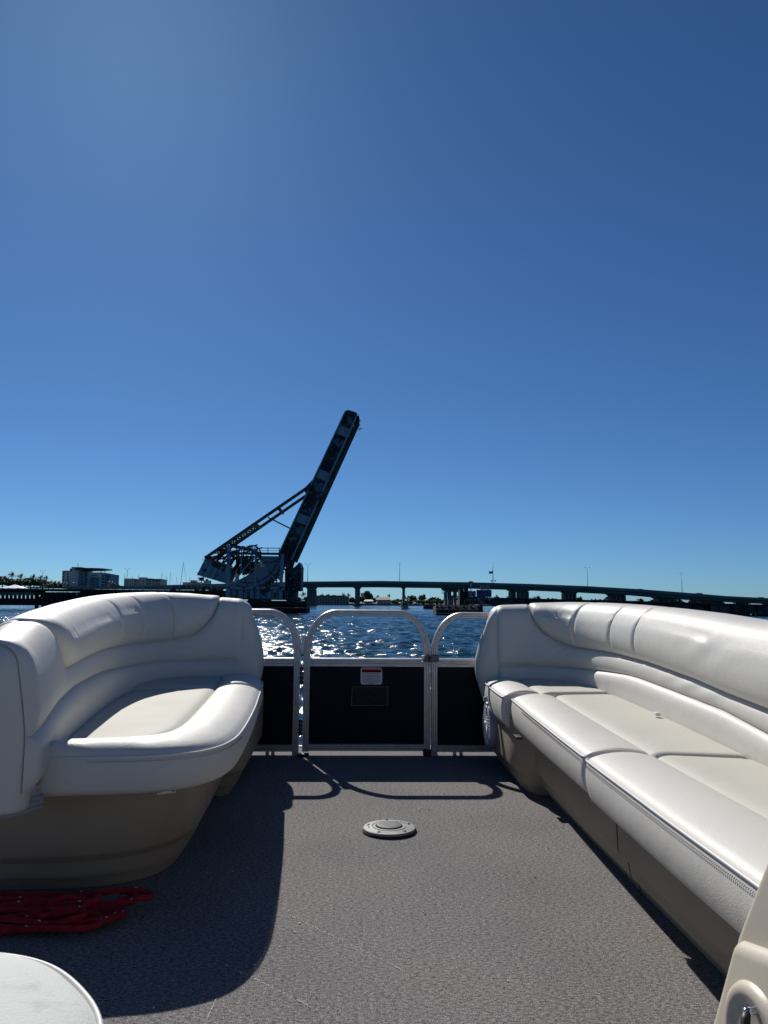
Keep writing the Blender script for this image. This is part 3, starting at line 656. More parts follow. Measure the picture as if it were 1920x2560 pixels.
def trestle_right():
    D0 = 108
    t = thing('railway_trestle', at(1500, 1540, D0), 'low dark railway trestle running off behind the right lounge', 'trestle')
    A = lambda px, py: at(px, py, D0)
    def quad(name, px0, px1, yt0, yt1, yb0, yb1, mat, y0=0, y1=3.0, parent=t):
        p = [A(px0, yt0), A(px1, yt1), A(px1, yb1), A(px0, yb0)]
        return MB().prism([(q.x, q.z) for q in p], D0+y0, D0+y1).build(name, mat, parent)
    quad('track_deck', 1150, 1480, 1491.5, 1500, 1495, 1503, M['timber'], -.3, 4.2)
    quad('track_deck', 1480, 2300, 1500, 1523, 1503, 1526.5, M['timber'], -.3, 4.2)
    quad('rail', 1480, 2300, 1499.2, 1522.3, 1500.2, 1523.3, M['rustroof'], -.2, 0)
    quad('girder', 1165, 1480, 1495, 1502, 1510.5, 1520, M['steel_dark'], 0, .4)
    quad('girder', 1480, 2300, 1502, 1525, 1524, 1546, M['steel_dark'], 0, .4)
    quad('girder', 1165, 2300, 1496, 1527, 1510, 1546, M['steel_dark'], 3.4, 3.8)
    for k in range(26):
        x = 1190+k*32; u = (x-1165)/(2300-1165); a = A(x, 1496+30*u); b = A(x, 1510+34*u)
        MB().bar((a.x, D0-.06, a.z), (b.x, D0-.06, b.z), .12, .25).build('girder_rib', M['steel_dark'], t)
    quad('pier', 1835, 1873, 1530, 1531, 1549, 1549, M['timber'], -.3, 4.0)
    quad('pier', 1148, 1158, 1474, 1474, 1512, 1512, M['timber'], -.4, .8)
    quad('pier', 1160, 1170, 1472, 1472, 1512, 1512, M['timber'], -.2, 1.0)
    quad('pier', 1150, 1172, 1500, 1500, 1540, 1540, M['timber'], 0, 4)
    quad('pier', 1199, 1207, 1500, 1500, 1540, 1540, M['sign_back'], -.1, 3)
    for x in (1370, 1560, 1660, 1762, 1922, 2050, 2200): quad('pier', x, x+14, 1512, 1512, 1560, 1560, M['timber'], 0, 3.8)
    quad('cross_timber', 1750, 2200, 1536, 1542, 1540.5, 1546, M['timber'], .3, .6)
    for x in (1771, 1788, 1806, 1822, 1885, 1898, 1910, 1935): quad('pile', x, x+5, 1528, 1528, 1552, 1552, M['timber'], .2, .6)
    quad('end_bracket', 1165, 1190, 1496, 1497, 1503, 1503, M['rustroof'], -.25, -.1)
    quad('end_bracket', 1158, 1162, 1497, 1497, 1511, 1511, M['rustroof'], -.35, -.2)
    # row of small fittings under the sign
    for k in range(9):
        x = 1187+k*5.6; p = A(x, 1496.5+random.random()*1.2); MB().box((p.x-.12, D0-.5, p.z-.1), (p.x+.12, D0-.35, p.z+.12)).build('bolt_end', M['pale_conc'], t)
    p0, p1 = A(1104.6, 1477), A(1113, 1483)
    pf = thing('service_platform', A(1109, 1510), 'tiny railed platform fixed to the left bridge column', 'platform')
    D1 = 290
    q0, q1 = at(1104.6, 1477, D1), at(1114, 1483, D1)
    for z in (q0.z, (q0.z+q1.z)/2, q1.z): MB().bar((q0.x, D1, z), (q1.x, D1, z), .1 if z > q1.z+.01 else .2).build('platform_rail', M['galv'], pf)
    for x in (q0.x, (q0.x+q1.x)/2, q1.x): MB().bar((x, D1, q1.z), (x, D1, q0.z), .08).build('platform_post', M['galv'], pf)
    MB().bar((q0.x+.3, D1, q1.z), (q1.x, D1, q1.z-1.1), .1).build('platform_strut', M['galv'], pf)
    MB().bar((q1.x+.2, D1, q0.z), (q1.x+.2, D1, WATER_Z), .12).build('platform_ladder', M['galv'], pf)
    # sign and cabinets
    s = thing('blue_sign', A(1207, 1493), 'large dark blue notice board standing on the end of the right trestle', 'sign')
    a, b = A(1189, 1474.5), A(1226.6, 1492.6)
    MB().bbox((a.x, D0-.8, b.z), (b.x, D0-.7, a.z), .02).build('sign_face', M['blue_sign'], s)
    mb = MB(); random.seed(4)
    for r_ in range(5):
        z = a.z-(a.z-b.z)*(.16+.165*r_); x = a.x+.15+random.random()*.15
        while x < b.x-.25:
            w_ = random.uniform(.05, .2); mb.box((x, D0-.812, z-.035), (min(x+w_, b.x-.1), D0-.802, z+.035)); x += w_+.05
    mb.build('lettering', M['sign_text'], s)
    for x in (a.x+.3, b.x-.3): MB().bar((x, D0-.65, b.z-.6), (x, D0-.65, a.z), .12).build('sign_post', M['galv'], s)
    s = thing('grey_sign', A(1210, 1474), 'pale grey board mounted above the blue sign', 'sign')
    a, b = A(1199, 1465), A(1222.6, 1474.2); MB().bbox((a.x, D0-.6, b.z), (b.x, D0-.5, a.z), .02).build('sign_face', M['sign_back'], s)
    for x in (a.x+.2, b.x-.2): MB().bar((x, D0-.45, b.z-1), (x, D0-.45, a.z), .1).build('sign_post', M['galv'], s)
    for x0, x1, lab in ((1170, 1180.5, 'left grey equipment cabinet beside the blue sign'), (1181.5, 1188.5, 'narrower grey cabinet touching the blue sign')):
        a, b = A(x0, 1477), A(x1, 1492); c = thing('cabinet', b, lab, 'cabinet', 'grey cabinets on the trestle end')
        MB().bbox((a.x, D0-.5, b.z), (b.x, D0+.4, a.z), .03).build('cabinet_body', M['sign_back'], c)
        MB().box((a.x+.05, D0-.53, b.z+.1), (b.x-.05, D0-.5, a.z-.08)).build('cabinet_door', M['pale_conc'], c)
    c = thing('pole_lamp', A(1175, 1492), 'short pole with flat round lamp head beside the blue sign', 'lamp')
    a, b = A(1175, 1492), A(1175, 1454.5); MB().tube([a+Vector((0, -.9, 0)), b+Vector((0, -.9, 0))], .07, 8).build('lamp_pole', M['galv'], c)
    MB().lathe([(0, .1), (.36, .02), (.36, -.06), (0, -.1)], (b.x, D0-.9, b.z), 20).build('lamp_head', M['steel_dark'], c)
    z5 = A(1175, 1463).z; MB().bbox((a.x-.08, D0-1.0, z5-.08), (a.x+.08, D0-.8, z5+.08), .02).build('camera_box', M['galv'], c)
trestle_right()

# ------------------------------------------------------------------ trees
def leaf_cloud(center, rad, n, size, seed):
    g = np.random.default_rng(seed); V = []; F = []
    nc = max(4, int(n/60)); cl = []
    for _ in range(nc):
        d = g.normal(size=3); d /= np.linalg.norm(d); cl.append(d*g.uniform(.25, .8)*np.array(rad))
    for i in range(n):
        c = cl[g.integers(nc)]; d = g.normal(size=3); d /= np.linalg.norm(d)
        p = np.array(center)+c+d*g.uniform(.5, 1.0)*np.array(rad)*.38
        a = g.normal(size=3); a /= np.linalg.norm(a); b = np.cross(a, g.normal(size=3)); b /= np.linalg.norm(b); s = size*g.uniform(.6, 1.3)
        k = len(V); V += [p+a*s, p+b*s*.6, p-a*s, p-b*s*.6]; F.append((k, k+1, k+2, k+3))
    return V, F
def tree_proto(kind, seed):
    e = thing('broadleaf_tree', (0, 0, 0), '', 'tree')
    g = random.Random(seed)
    mb = MB(); mb.tube([(0, 0, 0), (.15, 0, 2.2), (0, .1, 4.2)], [.35, .26, .18], 8)
    for k in range(5):
        a = k*1.3+g.random(); mb.tube([(.05, 0, 3+k*.25), (1.2*cos(a), 1.2*sin(a), 4.6+k*.2), (2.2*cos(a), 2.2*sin(a), 6+g.random())], [.14, .09, .04], 6)
    mb.build('trunk', M['trunk'], e)
    V, F = leaf_cloud((0, 0, 5.6), (4.2, 4.2, 3.6), 2600, .55, seed); mobj('crown', V, F, M[kind], e)
    return e
def palm_proto(seed, wind=1.0):
    g = random.Random(seed); e = thing('palm_tree', (0, 0, 0), '', 'palm')
    H = 8.5
    MB().tube([(0, 0, 0), (.1, 0, 3), (.05, 0, 6), (-.15, 0, H)], [.28, .2, .17, .16], 8).build('trunk', M['trunk'], e, True)
    V = []; F = []
    for k in range(34):
        a = k*2*pi*.382+g.uniform(-.2, .2); up = g.uniform(-.3, 1.9); L = g.uniform(2.3, 3.1)
        dx, dy = cos(a), sin(a); p = Vector((-.15, 0, H)); d = Vector((dx*.8, dy*.8, up)).normalized()
        pts = [p.copy()]
        for s in range(7):
            p = p+d*L/7; pts.append(p.copy()); d = (d+Vector((-.17*wind, 0, -.26))).normalized()
        for s in range(7):
            t = (pts[s+1]-pts[s]).normalized(); sd = t.cross(Vector((0, 0, 1))).normalized(); w_ = .62*(1-abs(s-2.5)/7)
            for sg in (-1, 1):
                for q in range(2):
                    o = pts[s].lerp(pts[s+1], q*.5); tip = o+sd*sg*w_+Vector((0, 0, -.28))+t*.35
                    n = len(V); V += [o, o+t*.2, tip]; F.append((n, n+1, n+2))
    mobj('crown', V, F, M['palm'], e)
    return e
T0 = tree_proto('leaf', 1); T1 = tree_proto('leaf2', 2); T2 = tree_proto('leaf', 3)
PA, PB = palm_proto(1), palm_proto(5)
used = set()
def place(proto, px, ytop, ybase, D, lab, grp, native, wscale=1.0, rz=0):
    p = at(px, ybase, D); q = at(px, ytop, D); s = (q.z-p.z)/native
    if id(proto) not in used:
        used.add(id(proto)); o = proto
    else: o = copy_tree(proto)
    o.location = p; o.rotation_euler = (0, 0, rz); o.scale = (s*wscale, s*wscale, s); o['label'] = lab; o['group'] = grp
    return o
GP = 'palms on the left shore'; DL = 430
for px, yt, lab, pr in ((29, 1431.5, 'wind blown palm directly above the white tent, leftmost of the tall palms', PA), (51.5, 1434.5, 'tall palm just right of the white tent peak', PB), (83, 1437, 'palm standing between the white tent and the street lamp', PA),
                        (101, 1439, 'palm crown right behind the left street lamp', PB), (115, 1440.5, 'palm with round crown just right of the left street lamp', PA), (127, 1451, 'short palm among bushes midway to the hotel', PB),
                        (137, 1453, 'short palm second from the hotel corner', PA), (147, 1452, 'short palm touching the left corner of the hotel', PB), (164, 1455, 'low palm in front of the windowed left wing of the hotel', PA),
                        (187, 1455, 'low palm in front of the tall blank hotel wall', PB), (277, 1452, 'small palm at the right corner of the hotel', PA), (42, 1448, 'shorter palm below the tall palms by the tent', PB), (70, 1449, 'shorter spiky palm right of the tent', PA)):
    place(pr, px, yt, 1471, DL, lab, GP, 10.2, 1.1 if yt < 1445 else 1.5, random.uniform(-.4, .4))
GT = 'bushy trees on the left shore'
TL = ['bushy tree just outside the left edge of the photo', 'bushy tree cut by the left edge of the photo', 'dark bushy tree behind the left end of the white tent', 'olive bushy tree below the leftmost tall palm', 'dark bushy tree behind the right half of the white tent', 'olive bushy tree just right of the white tent',
      'dark bushy tree behind the tall palm left of the street lamp', 'olive bushy tree directly left of the left street lamp pole', 'dark bushy tree directly right of the left street lamp pole', 'low olive tree under the palm with round crown', 'low dark tree beside the two short palms', 'low dark tree touching the left corner of the hotel',
      'low olive tree at the right foot of the hotel', 'low dark tree in the gap right of the hotel']
for i, (px, yt, pr, ws) in enumerate(((-40, 1442, T0, 1.4), (-12, 1444, T1, 1.3), (6, 1444, T2, 1.3), (22, 1448, T1, 1.3), (45, 1450, T0, 1.3), (62, 1446.5, T1, 1.2), (76, 1448, T2, 1.2), (92, 1449, T1, 1.2), (107, 1452, T0, 1.3), (121, 1457, T1, 1.5), (134, 1457, T2, 1.4), (147, 1458, T0, 1.4), (283, 1458, T1, 1.2), (292, 1460, T2, 1.2))):
    place(pr, px, yt-(3.5 if px < 110 else 1), 1472, DL+25+i % 3*6, TL[i], GT, 9.3, ws*1.3, i*1.1)
def canopy_tent():
    p = at(36, 1461.5, 380); t = thing('canopy_tent', at(36, 1480, 380), 'white peaked canopy tent under the palms at far left', 'tent')
    a, b = at(10, 1469.6, 380), at(62, 1469.6, 380); mx_ = (a.x+b.x)/2; W = (b.x-a.x)/2
    V = [(a.x, 376, a.z), (b.x, 376, a.z), (b.x, 384, a.z), (a.x, 384, a.z), (mx_, 380, p.z), (mx_-W*.42, 378, a.z+(p.z-a.z)*.45), (mx_+W*.42, 378, a.z+(p.z-a.z)*.45)]
    mobj('tent_roof', V, [(0, 1, 6, 5), (5, 6, 4), (1, 2, 4, 6), (3, 0, 5, 4), (2, 3, 4)], M['tent'], t)
    for x, y in ((a.x, 376), (b.x, 376), (b.x, 384), (a.x, 384)): MB().bar((x, y, -.2), (x, y, a.z), .1).build('tent_pole', M['galv'], t)
canopy_tent()

GC = 'trees on the far middle shore'; DC = 405
specs = [(757, 1480, PB, 1.0), (790, 1488, T0, 1.2), (805, 1485, PA, 1.2), (820, 1486, T2, 1.2), (838, 1486, T1, 1.2), (857, 1483, PB, 1.0), (870, 1484, PA, 1.0), (881, 1493, T2, 1.4), (770, 1490, T1, 1.3), (742, 1492, T0, 1.4), (725, 1494, T2, 1.4)]
labs = ['lone palm left of the long waterfront building', 'dark tree at the left end of the long waterfront building', 'palm rising over the roof of the long building', 'dark tree behind the roof middle of the long building', 'olive tree behind the right half of the long building', 'first palm at the right end of the long building', 'second palm right of the long building', 'bush between the long building and the thick bridge pier', 'olive tree behind the left bridge columns', 'dark tree just right of the drawbridge fender', 'dark tree hidden partly by the drawbridge']
for (px, yt, pr, ws), lb in zip(specs, labs): place(pr, px, yt, 1512, DC+18, lb, GC, 10.2 if pr in (PA, PB) else 9.3, ws, px)
place(T0, 918, 1477, 1511, DC+14, 'big dark spreading tree right of the thick bridge pier', GC, 9.3, 1.0, 2)
place(T2, 905, 1490, 1511, DC+8, 'lower dark tree against the big spreading tree', GC, 9.3, 1.3, 1)
place(T1, 934, 1493, 1511.5, DC+5, 'small olive tree between the two brown roofed houses', GC, 9.3, 1.3, 3)
place(PA, 945, 1489, 1511, DC+12, 'small palm behind the brown roofed house', GC, 10.2, 1.2, 0)
place(PB, 973, 1485, 1511, DC+16, 'single thin palm right of the brown roofed house', GC, 10.2, .8, 0)
ORD = 'first second third fourth fifth sixth seventh eighth ninth tenth eleventh twelfth thirteenth fourteenth'.split()
k = 0
for px, yt, pr in ((984, 1499, T1), (993, 1497, T0), (1003, 1498, T2), (1016, 1500, T1), (1027, 1498, T0), (1038, 1500, T2), (1049, 1499, T1), (1059, 1499, T0), (1070, 1500, T2), (1081, 1501, T1), (1092, 1500, T0), (1103, 1501, T2), (1130, 1502, T0), (1145, 1502, T1)):
    k += 1; place(pr, px, yt, 1513.3, DC+10+k % 3*7, ORD[k-1]+' low tree counted from the brown roofed house in the row toward the bridge columns', 'low trees in the far row', 9.3, 1.45, px)

# distant wooded line right of the columns, one mass nobody can count
V, F = [], []
g = np.random.default_rng(9)
for k in range(46):
    cx = 60+k*15+g.uniform(-4, 4); y = 900+g.uniform(-20, 20); v_, f_ = leaf_cloud((cx, y, 4), (13, 8, 6+g.uniform(-2, 2)), 110, 2.2, 100+k); n0 = len(V); V += v_; F += [tuple(i+n0 for i in q) for q in f_]
tag(mobj('distant_woods', V, F, M['leaf']), 'distant dark woods along the horizon behind the bridge columns', None, None, 'stuff')

# ------------------------------------------------------------------ buildings
def box_px(name, x0, x1, yt, yb, D, dep, mat, parent):
    a, b = at(x0, yt, D), at(x1, yb, D)
    return MB().box((a.x, D, b.z), (b.x, D+dep, a.z)).build(name, mat, parent)
def windows(parent, xs, ys, w, h, D, mat=None, dep=.3, name='window'):
    me = None
    for x in xs:
        for y in ys:
            a, b = at(x-w/2, y-h/2, D), at(x+w/2, y+h/2, D)
            if me is None:
                o = MB().box((-(b.x-a.x)/2, -.12, -(a.z-b.z)/2), ((b.x-a.x)/2, dep, (a.z-b.z)/2)).build(name, mat or M['glass']); me = o.data
            else:
                o = bpy.data.objects.new(name, me); COL.objects.link(o)
            o.location = ((a.x+b.x)/2, D, (a.z+b.z)/2); setparent(o, parent)
def hotel():
    D = 520; t = thing('hotel_building', at(215, 1470, D), 'tall modern hotel in taupe and dark blue cladding with a flat roof canopy', 'hotel')
    w1 = box_px('left_wing', 156, 180, 1427.5, 1472, D, 18, M['hotel'], t); windows(w1, (158.5, 170), (1434, 1441.5, 1449, 1456, 1463), 3.2, 4.6, D)
    box_px('cornice', 155.5, 181, 1426.5, 1428.5, D-.6, 19, M['darkroof'], t)
    box_px('blank_tower', 180, 200, 1418.5, 1472, D-4, 22, M['hotel'], t)
    box_px('tower_cap', 179, 201.5, 1417.5, 1420, D-5, 23, M['darkroof'], t); box_px('stair_head', 175, 181, 1421, 1429, D+1, 10, M['darkroof'], t)
    b1 = box_px('blue_wing', 196.5, 210.5, 1429, 1472, D-6, 20, M['hotel_blue'], t); windows(b1, (204.5,), (1436, 1444, 1451.5, 1459.5), 5.5, 5, D-6)
    m1 = box_px('grey_wing', 210.5, 252, 1430.5, 1472, D-2, 20, M['hotel_lt'], t); windows(m1, (216.5, 219.8), (1438, 1443, 1449, 1455), 1.6, 2.6, D-2)
    windows(m1, (230, 234, 238, 242), (1439,), 2.6, 3, D-2)
    b2 = box_px('blue_bay', 224.5, 243.5, 1443, 1472, D-4, 10, M['hotel_blue'], t); windows(b2, (231, 235.5), (1447.5, 1455, 1462), 2.6, 4.2, D-4)
    m2 = box_px('balcony_bay', 250, 262, 1433, 1472, D-1, 20, M['hotel_lt'], t)
    for y in (1441, 1449, 1457): box_px('balcony', 249, 262, y+3, y+4, D-3, 4, M['hotel'], m2)
    windows(m2, (256,), (1440, 1447.5, 1455, 1463), 8, 4.2, D-1)
    b3 = box_px('blue_end', 262, 273, 1435, 1472, D-3, 20, M['hotel_blue'], t); windows(b3, (270,), (1441.5, 1449.5), 3.5, 4.5, D-3)
    a, b = at(199, 1422, D), at(267, 1424.5, D)
    MB().prism([(a.x, a.z+.2), (at(240, 1421, D).x, at(240, 1421, D).z), (b.x, at(267, 1422, D).z), (b.x, b.z), (at(243, 1426.5, D).x, at(243, 1426.5, D).z), (a.x, a.z-1.2)], D-8, D+12).build('roof_canopy', M['darkroof'], t)
    for x in (252, 262): box_px('canopy_post', x-.3, x+.3, 1424, 1435, D-6, .4, M['galv'], t)
    a, b = at(195, 1407, D), at(195, 1418, D); MB().bar(a, b, .25).build('antenna', M['galv'], t)
    for x, y in ((205, 1425), (214, 1420), (226, 1421), (250, 1431), (257, 1432), (266, 1433.5)): box_px('roof_plant', x-2.5, x+2.5, y, y+8, D+3, 3, M['darkroof'], t)
hotel()
def low_block():
    D = 640; t = thing('apartment_block', at(355, 1466, D), 'low beige apartment block with dark roof panels right of the hotel', 'apartment block')
    b = box_px('main_block', 311, 402, 1447, 1472, D, 20, M['bldg'], t); box_px('penthouse', 347, 363, 1443, 1448, D+3, 8, M['bldg'], t); box_px('corner_tower', 311, 334, 1446, 1472, D-2, 20, M['bldg'], t)
    for a in ((366, 378, 1446, 1449.5), (381, 401, 1447, 1451)): box_px('roof_panel', *a, D-1, 14, M['darkroof'], t)
    windows(b, (315, 320, 326, 331), (1453, 1460), 2.2, 3.6, D-2); windows(b, (338, 343, 350, 358), (1453, 1460), 3, 3.4, D); windows(b, (368, 375, 384, 392, 398), (1453.5, 1460), 4.2, 3.6, D)
    for y in (1456.5, 1463): box_px('balcony', 364, 392, y, y+1, D-2, 3, M['white_wall'], b)
low_block()
def far_block():
    D = 700; t = thing('pale_building', at(485, 1462, D), 'pale building with red roof among the masts', 'building')
    box_px('wall', 457, 500, 1457.5, 1470, D, 20, M['white_wall'], t); box_px('roof', 456, 501, 1455.5, 1458, D-1, 22, M['redroof'], t)
    w = box_px('upper_storey', 476, 488, 1450.5, 1457, D+2, 10, M['bldg'], t); windows(w, (479, 484.5), (1453.5,), 2.6, 2.2, D+2)
    t = thing('pale_building', at(515, 1462, D), 'small white block seen below the counterweight', 'building')
    w = box_px('wall', 509.5, 521.5, 1451.5, 1470, D, 12, M['white_wall'], t); windows(w, (512.5, 518), (1456,), 2.4, 2.2, D); box_px('stair_head', 515, 518, 1447, 1452, D+2, 4, M['darkroof'], t)
    box_px('roof', 509, 522, 1450.5, 1451.8, D-.5, 13, M['darkroof'], t)
far_block()
def waterfront():
    D = 396; t = thing('waterfront_building', at(830, 1509, D), 'long three storey waterfront building with brown roof on the far shore', 'building')
    b = box_px('facade', 789, 872, 1491.5, 1510, D, 12, M['bldg'], t)
    p0, p1 = at(787, 1492, D), at(874, 1492, D); r0 = at(787, 1488, D)
    MB().prism([(p0.x, p0.z), (p1.x, p1.z), (p1.x-3, r0.z), (p0.x+3, r0.z)], D-1, D+13).build('roof', M['tileroof'], t)
    for y in (1497, 1503): box_px('balcony_slab', 788, 873, y, y+.8, D-1.2, 1.3, M['white_wall'], b)
    for k in range(12): box_px('balcony_post', 790+k*7.4, 790.7+k*7.4, 1491.5, 1509, D-1.1, .3, M['white_wall'], b)
    windows(b, [793.5+k*7.4 for k in range(11)], (1494.7, 1500.4, 1506.2), 4.4, 3.2, D)
    t = thing('hip_roof_house', at(960, 1511, D), 'house with a broad brown hip roof on the far shore', 'house')
    b = box_px('wall', 944, 977, 1499, 1512, D, 12, M['bldg'], t); windows(b, (949, 955, 962, 969, 974), (1502, 1507.5), 3.6, 2.6, D)
    a, c = at(940, 1499.5, D), at(980, 1499.5, D); r0, r1 = at(951, 1492, D), at(968, 1492.3, D)
    mobj('roof', [(a.x, D-1.5, a.z), (c.x, D-1.5, c.z), (c.x, D+14, c.z), (a.x, D+14, a.z), (r0.x, D+6, r0.z), (r1.x, D+6, r1.z)], [(0, 1, 5, 4), (1, 2, 5), (2, 3, 4, 5), (3, 0, 4), (0, 3, 2, 1)], M['tileroof'], t)
    t = thing('small_house', at(921, 1509, D), 'small pale roofed house under the big spreading tree', 'house')
    b = box_px('wall', 911, 932, 1502.5, 1511, D-4, 8, M['bldg'], t); windows(b, (915, 921, 927), (1506,), 3, 3, D-4)
    a, c = at(909, 1503, D), at(934, 1503, D); r0, r1 = at(913, 1499, D), at(930, 1499, D)
    mobj('roof', [(a.x, D-5, a.z), (c.x, D-5, c.z), (c.x, D+5, c.z), (a.x, D+5, a.z), (r0.x, D, r0.z), (r1.x, D, r1.z)], [(0, 1, 5, 4), (1, 2, 5), (2, 3, 4, 5), (3, 0, 4), (0, 3, 2, 1)], M['white_wall'], t)
    for x0, x1, y0, lab in ((998, 1006, 1505, 'tiny white gabled shed left of the thin bridge pier'), (1035, 1043.5, 1505.5, 'tiny white gabled shed among the low trees')):
        a, c = at(x0, y0+2.2, D-3), at(x1, y0+2.2, D-3); pk = at((x0+x1)/2, y0, D-3)
        t = thing('white_shed', a, lab, 'shed', 'white sheds on the far shore'); MB().box((a.x+.1, D-3, -.3), (c.x-.1, D, a.z)).build('wall', M['white_wall'], t)
        MB().prism([(a.x-.2, a.z), (c.x+.2, a.z), (pk.x, pk.z)], D-3.4, D+.4).build('roof', M['tent'], t)
    a, c = at(735, 1508.7, 391), at(1190, 1512.5, 391)
    tag(MB().box((a.x, 390.6, WATER_Z-1), (c.x, 391.2, .15)).build('seawall', M['seawall']), 'long grey seawall along the far shore', 'seawall')
waterfront()

# ------------------------------------------------------------------ boats
def sail_proto():
    e = thing('sailboat', (0, 0, 0), '', 'sailboat', 'sailboats moored behind the trestle')
    V = []; F = []; st = [(-4.5, .75, .9), (-2, 1.25, .9), (1, 1.3, 1.0), (3.2, .8, 1.15), (4.8, .05, 1.3)]
    for x, hw, h in st: V += [(x, -hw, h), (x, -hw*.7, 0), (x, hw*.7, 0), (x, hw, h)]
    for i in range(4):
        for k in range(3): F.append((i*4+k, i*4+4+k, i*4+5+k, i*4+k+1))
        F.append((i*4+3, i*4+7, i*4+4, i*4))
    F.append((0, 1, 2, 3)); MB().add(V, F).build('hull', M['white'], e)
    MB().bbox((-2, -.7, .95), (1.8, .7, 1.5), .12).build('cabin', M['white'], e)
    MB().tube([(.8, 0, 1), (.8, 0, 13)], [.1, .06], 6).build('mast', M['galv'], e)
    MB().tube([(.8, 0, 2.2), (-3.4, 0, 2.3)], .07, 6).build('boom', M['galv'], e)
    MB().tube([(4.7, 0, 1.3), (.8, 0, 12.6)], .035, 4).build('stay', M['cable'], e)
    return e
SB = sail_proto(); first = True
MASTS = [(286, 1447, 'short mast just right of the hotel'), (309, 1436, 'mast at the left corner of the beige apartment block'), (329, 1441, 'thin mast over the left half of the beige apartment block'), (344, 1438, 'mast beside the penthouse of the beige apartment block'),
         (404, 1431, 'tall leaning mast at the right corner of the beige apartment block'), (415, 1441, 'short mast second right of the beige apartment block'), (424, 1432, 'mast midway between the apartment block and the tallest mast'),
         (439.5, 1444, 'short mast just left of the tallest mast'), (454, 1405, 'tallest leaning mast in the row'), (473, 1445, 'mast over the red roofed pale building'), (494, 1442, 'mast right above the counterweight tip')]
for px, yt, lab in MASTS:
    D = 300; p = at(px, 1490, D); q = at(px, yt, D)
    o = SB if first else copy_tree(SB); first = False
    s = (q.z-WATER_Z+.4)/13.0
    o.location = (p.x-.8*s, D+random.uniform(-8, 8)*0, WATER_Z-.15); o.scale = (s*.9, s*.9, s); o['label'] = 'sailboat with '+lab
    if px in (404, 454): o.rotation_euler = (0, .10, 0); o.location.x -= 1.3

def motor_boat():
    p = at(1012, 1520, 185); p.z = WATER_Z
    t = thing('motor_boat', p, 'small motor boat heading this way below the thin bridge pier', 'motor boat')
    V = []; F = []; st = [(-2.2, .05, 1.0), (-1.2, .75, .9), (.5, 1.0, .75), (2.6, .95, .7)]
    for y, hw, h in st: V += [(-hw, y, h), (-hw*.6, y, -.1), (hw*.6, y, -.1), (hw, y, h)]
    for i in range(3):
        for k in range(3): F.append((i*4+k, i*4+4+k, i*4+5+k, i*4+k+1))
        F.append((i*4+3, i*4+7, i*4+4, i*4))
    F += [(0, 1, 2, 3), (12, 13, 14, 15)]
    h = MB().add(V, F); h.v = [(x+p.x, y+p.y, z+p.z) for x, y, z in h.v]; h.build('hull', M['sign_back'], t)
    MB().bbox((p.x-.6, p.y+.2, p.z+.75), (p.x+.6, p.y+1.3, p.z+1.35), .1).build('console', M['steel_dark'], t)
    MB().bbox((p.x-.7, p.y-.1, p.z+1.4), (p.x+.7, p.y+1.5, p.z+1.47), .02).build('sun_top', M['sign_back'], t)
    for x in (-.6, .6):
        for y in (0, 1.4): MB().bar((p.x+x, p.y+y, p.z+.7), (p.x+x, p.y+y, p.z+1.42), .05).build('top_post', M['galv'], t)
    g = np.random.default_rng(2); V = []; F = []
    for k in range(260):
        u = g.random()**1.4; y = p.y-1.5+u*16; sp = .5+u*6; x = p.x+g.normal()*sp*.55+u*3; s = g.uniform(.08, .28)*(1-u*.5); z = p.z+.08+g.uniform(0, .22)*(1-u)
        n = len(V); V += [(x-s*1.6, y, z), (x, y-s, z+s*.3), (x+s*1.6, y, z), (x, y+s, z+s*.5)]; F.append((n, n+1, n+2, n+3))
    tag(mobj('wake_foam', V, F, M['foam']), 'white foam wake around the small motor boat', None, None, 'stuff')
motor_boat()

# ================================================================== THE PONTOON BOAT
def deck():
    o = MB().bbox((-1.27, -1.2, -.06), (1.27, 4.50, 0), .006).build('boat_deck', M['carpet']); tag(o, 'grey carpeted pontoon boat deck', None, None, 'structure')
    e = MB(); e.box((-1.30, 4.503, -.16), (1.30, 4.53, .006)); e.box((-1.30, -1.2, -.16), (-1.273, 4.50, .006)); e.box((1.273, -1.2, -.16), (1.30, 4.50, .006))
    tag(e.build('deck_edge_trim', M['alu']), 'aluminium trim round the deck edge', None, None, 'structure')
deck()

# ---- fence and gate: grooved aluminium extrusion swept round an arch
def sweep_xz(path, Y, wd=.036, dp=.030, groove=True):
    # path: (x, z, nx, nz) with n the outward side; profile (a across, y depth)
    h = wd/2
    prof = [(-h, .0), (-h, -dp*.8), (-h+.003, -dp)]
    if groove: prof += [(-.0075, -dp), (-.006, -dp+.0035), (-.0035, -dp+.0035), (-.002, -dp), (.0045, -dp), (.006, -dp+.0035), (.0085, -dp+.0035), (.010, -dp)]
    prof += [(h-.003, -dp), (h, -dp*.8), (h, 0)]
    m = len(prof); V = []; F = []
    for x, z, nx, nz in path:
        for a, y in prof: V.append((x+nx*a, Y+y, z+nz*a))
    for i in range(len(path)-1):
        for k in range(m): F.append((i*m+k, i*m+(k+1) % m, (i+1)*m+(k+1) % m, (i+1)*m+k))
    F += [tuple(range(m))[::-1], tuple((len(path)-1)*m+k for k in range(m))]
    return MB().add(V, F)
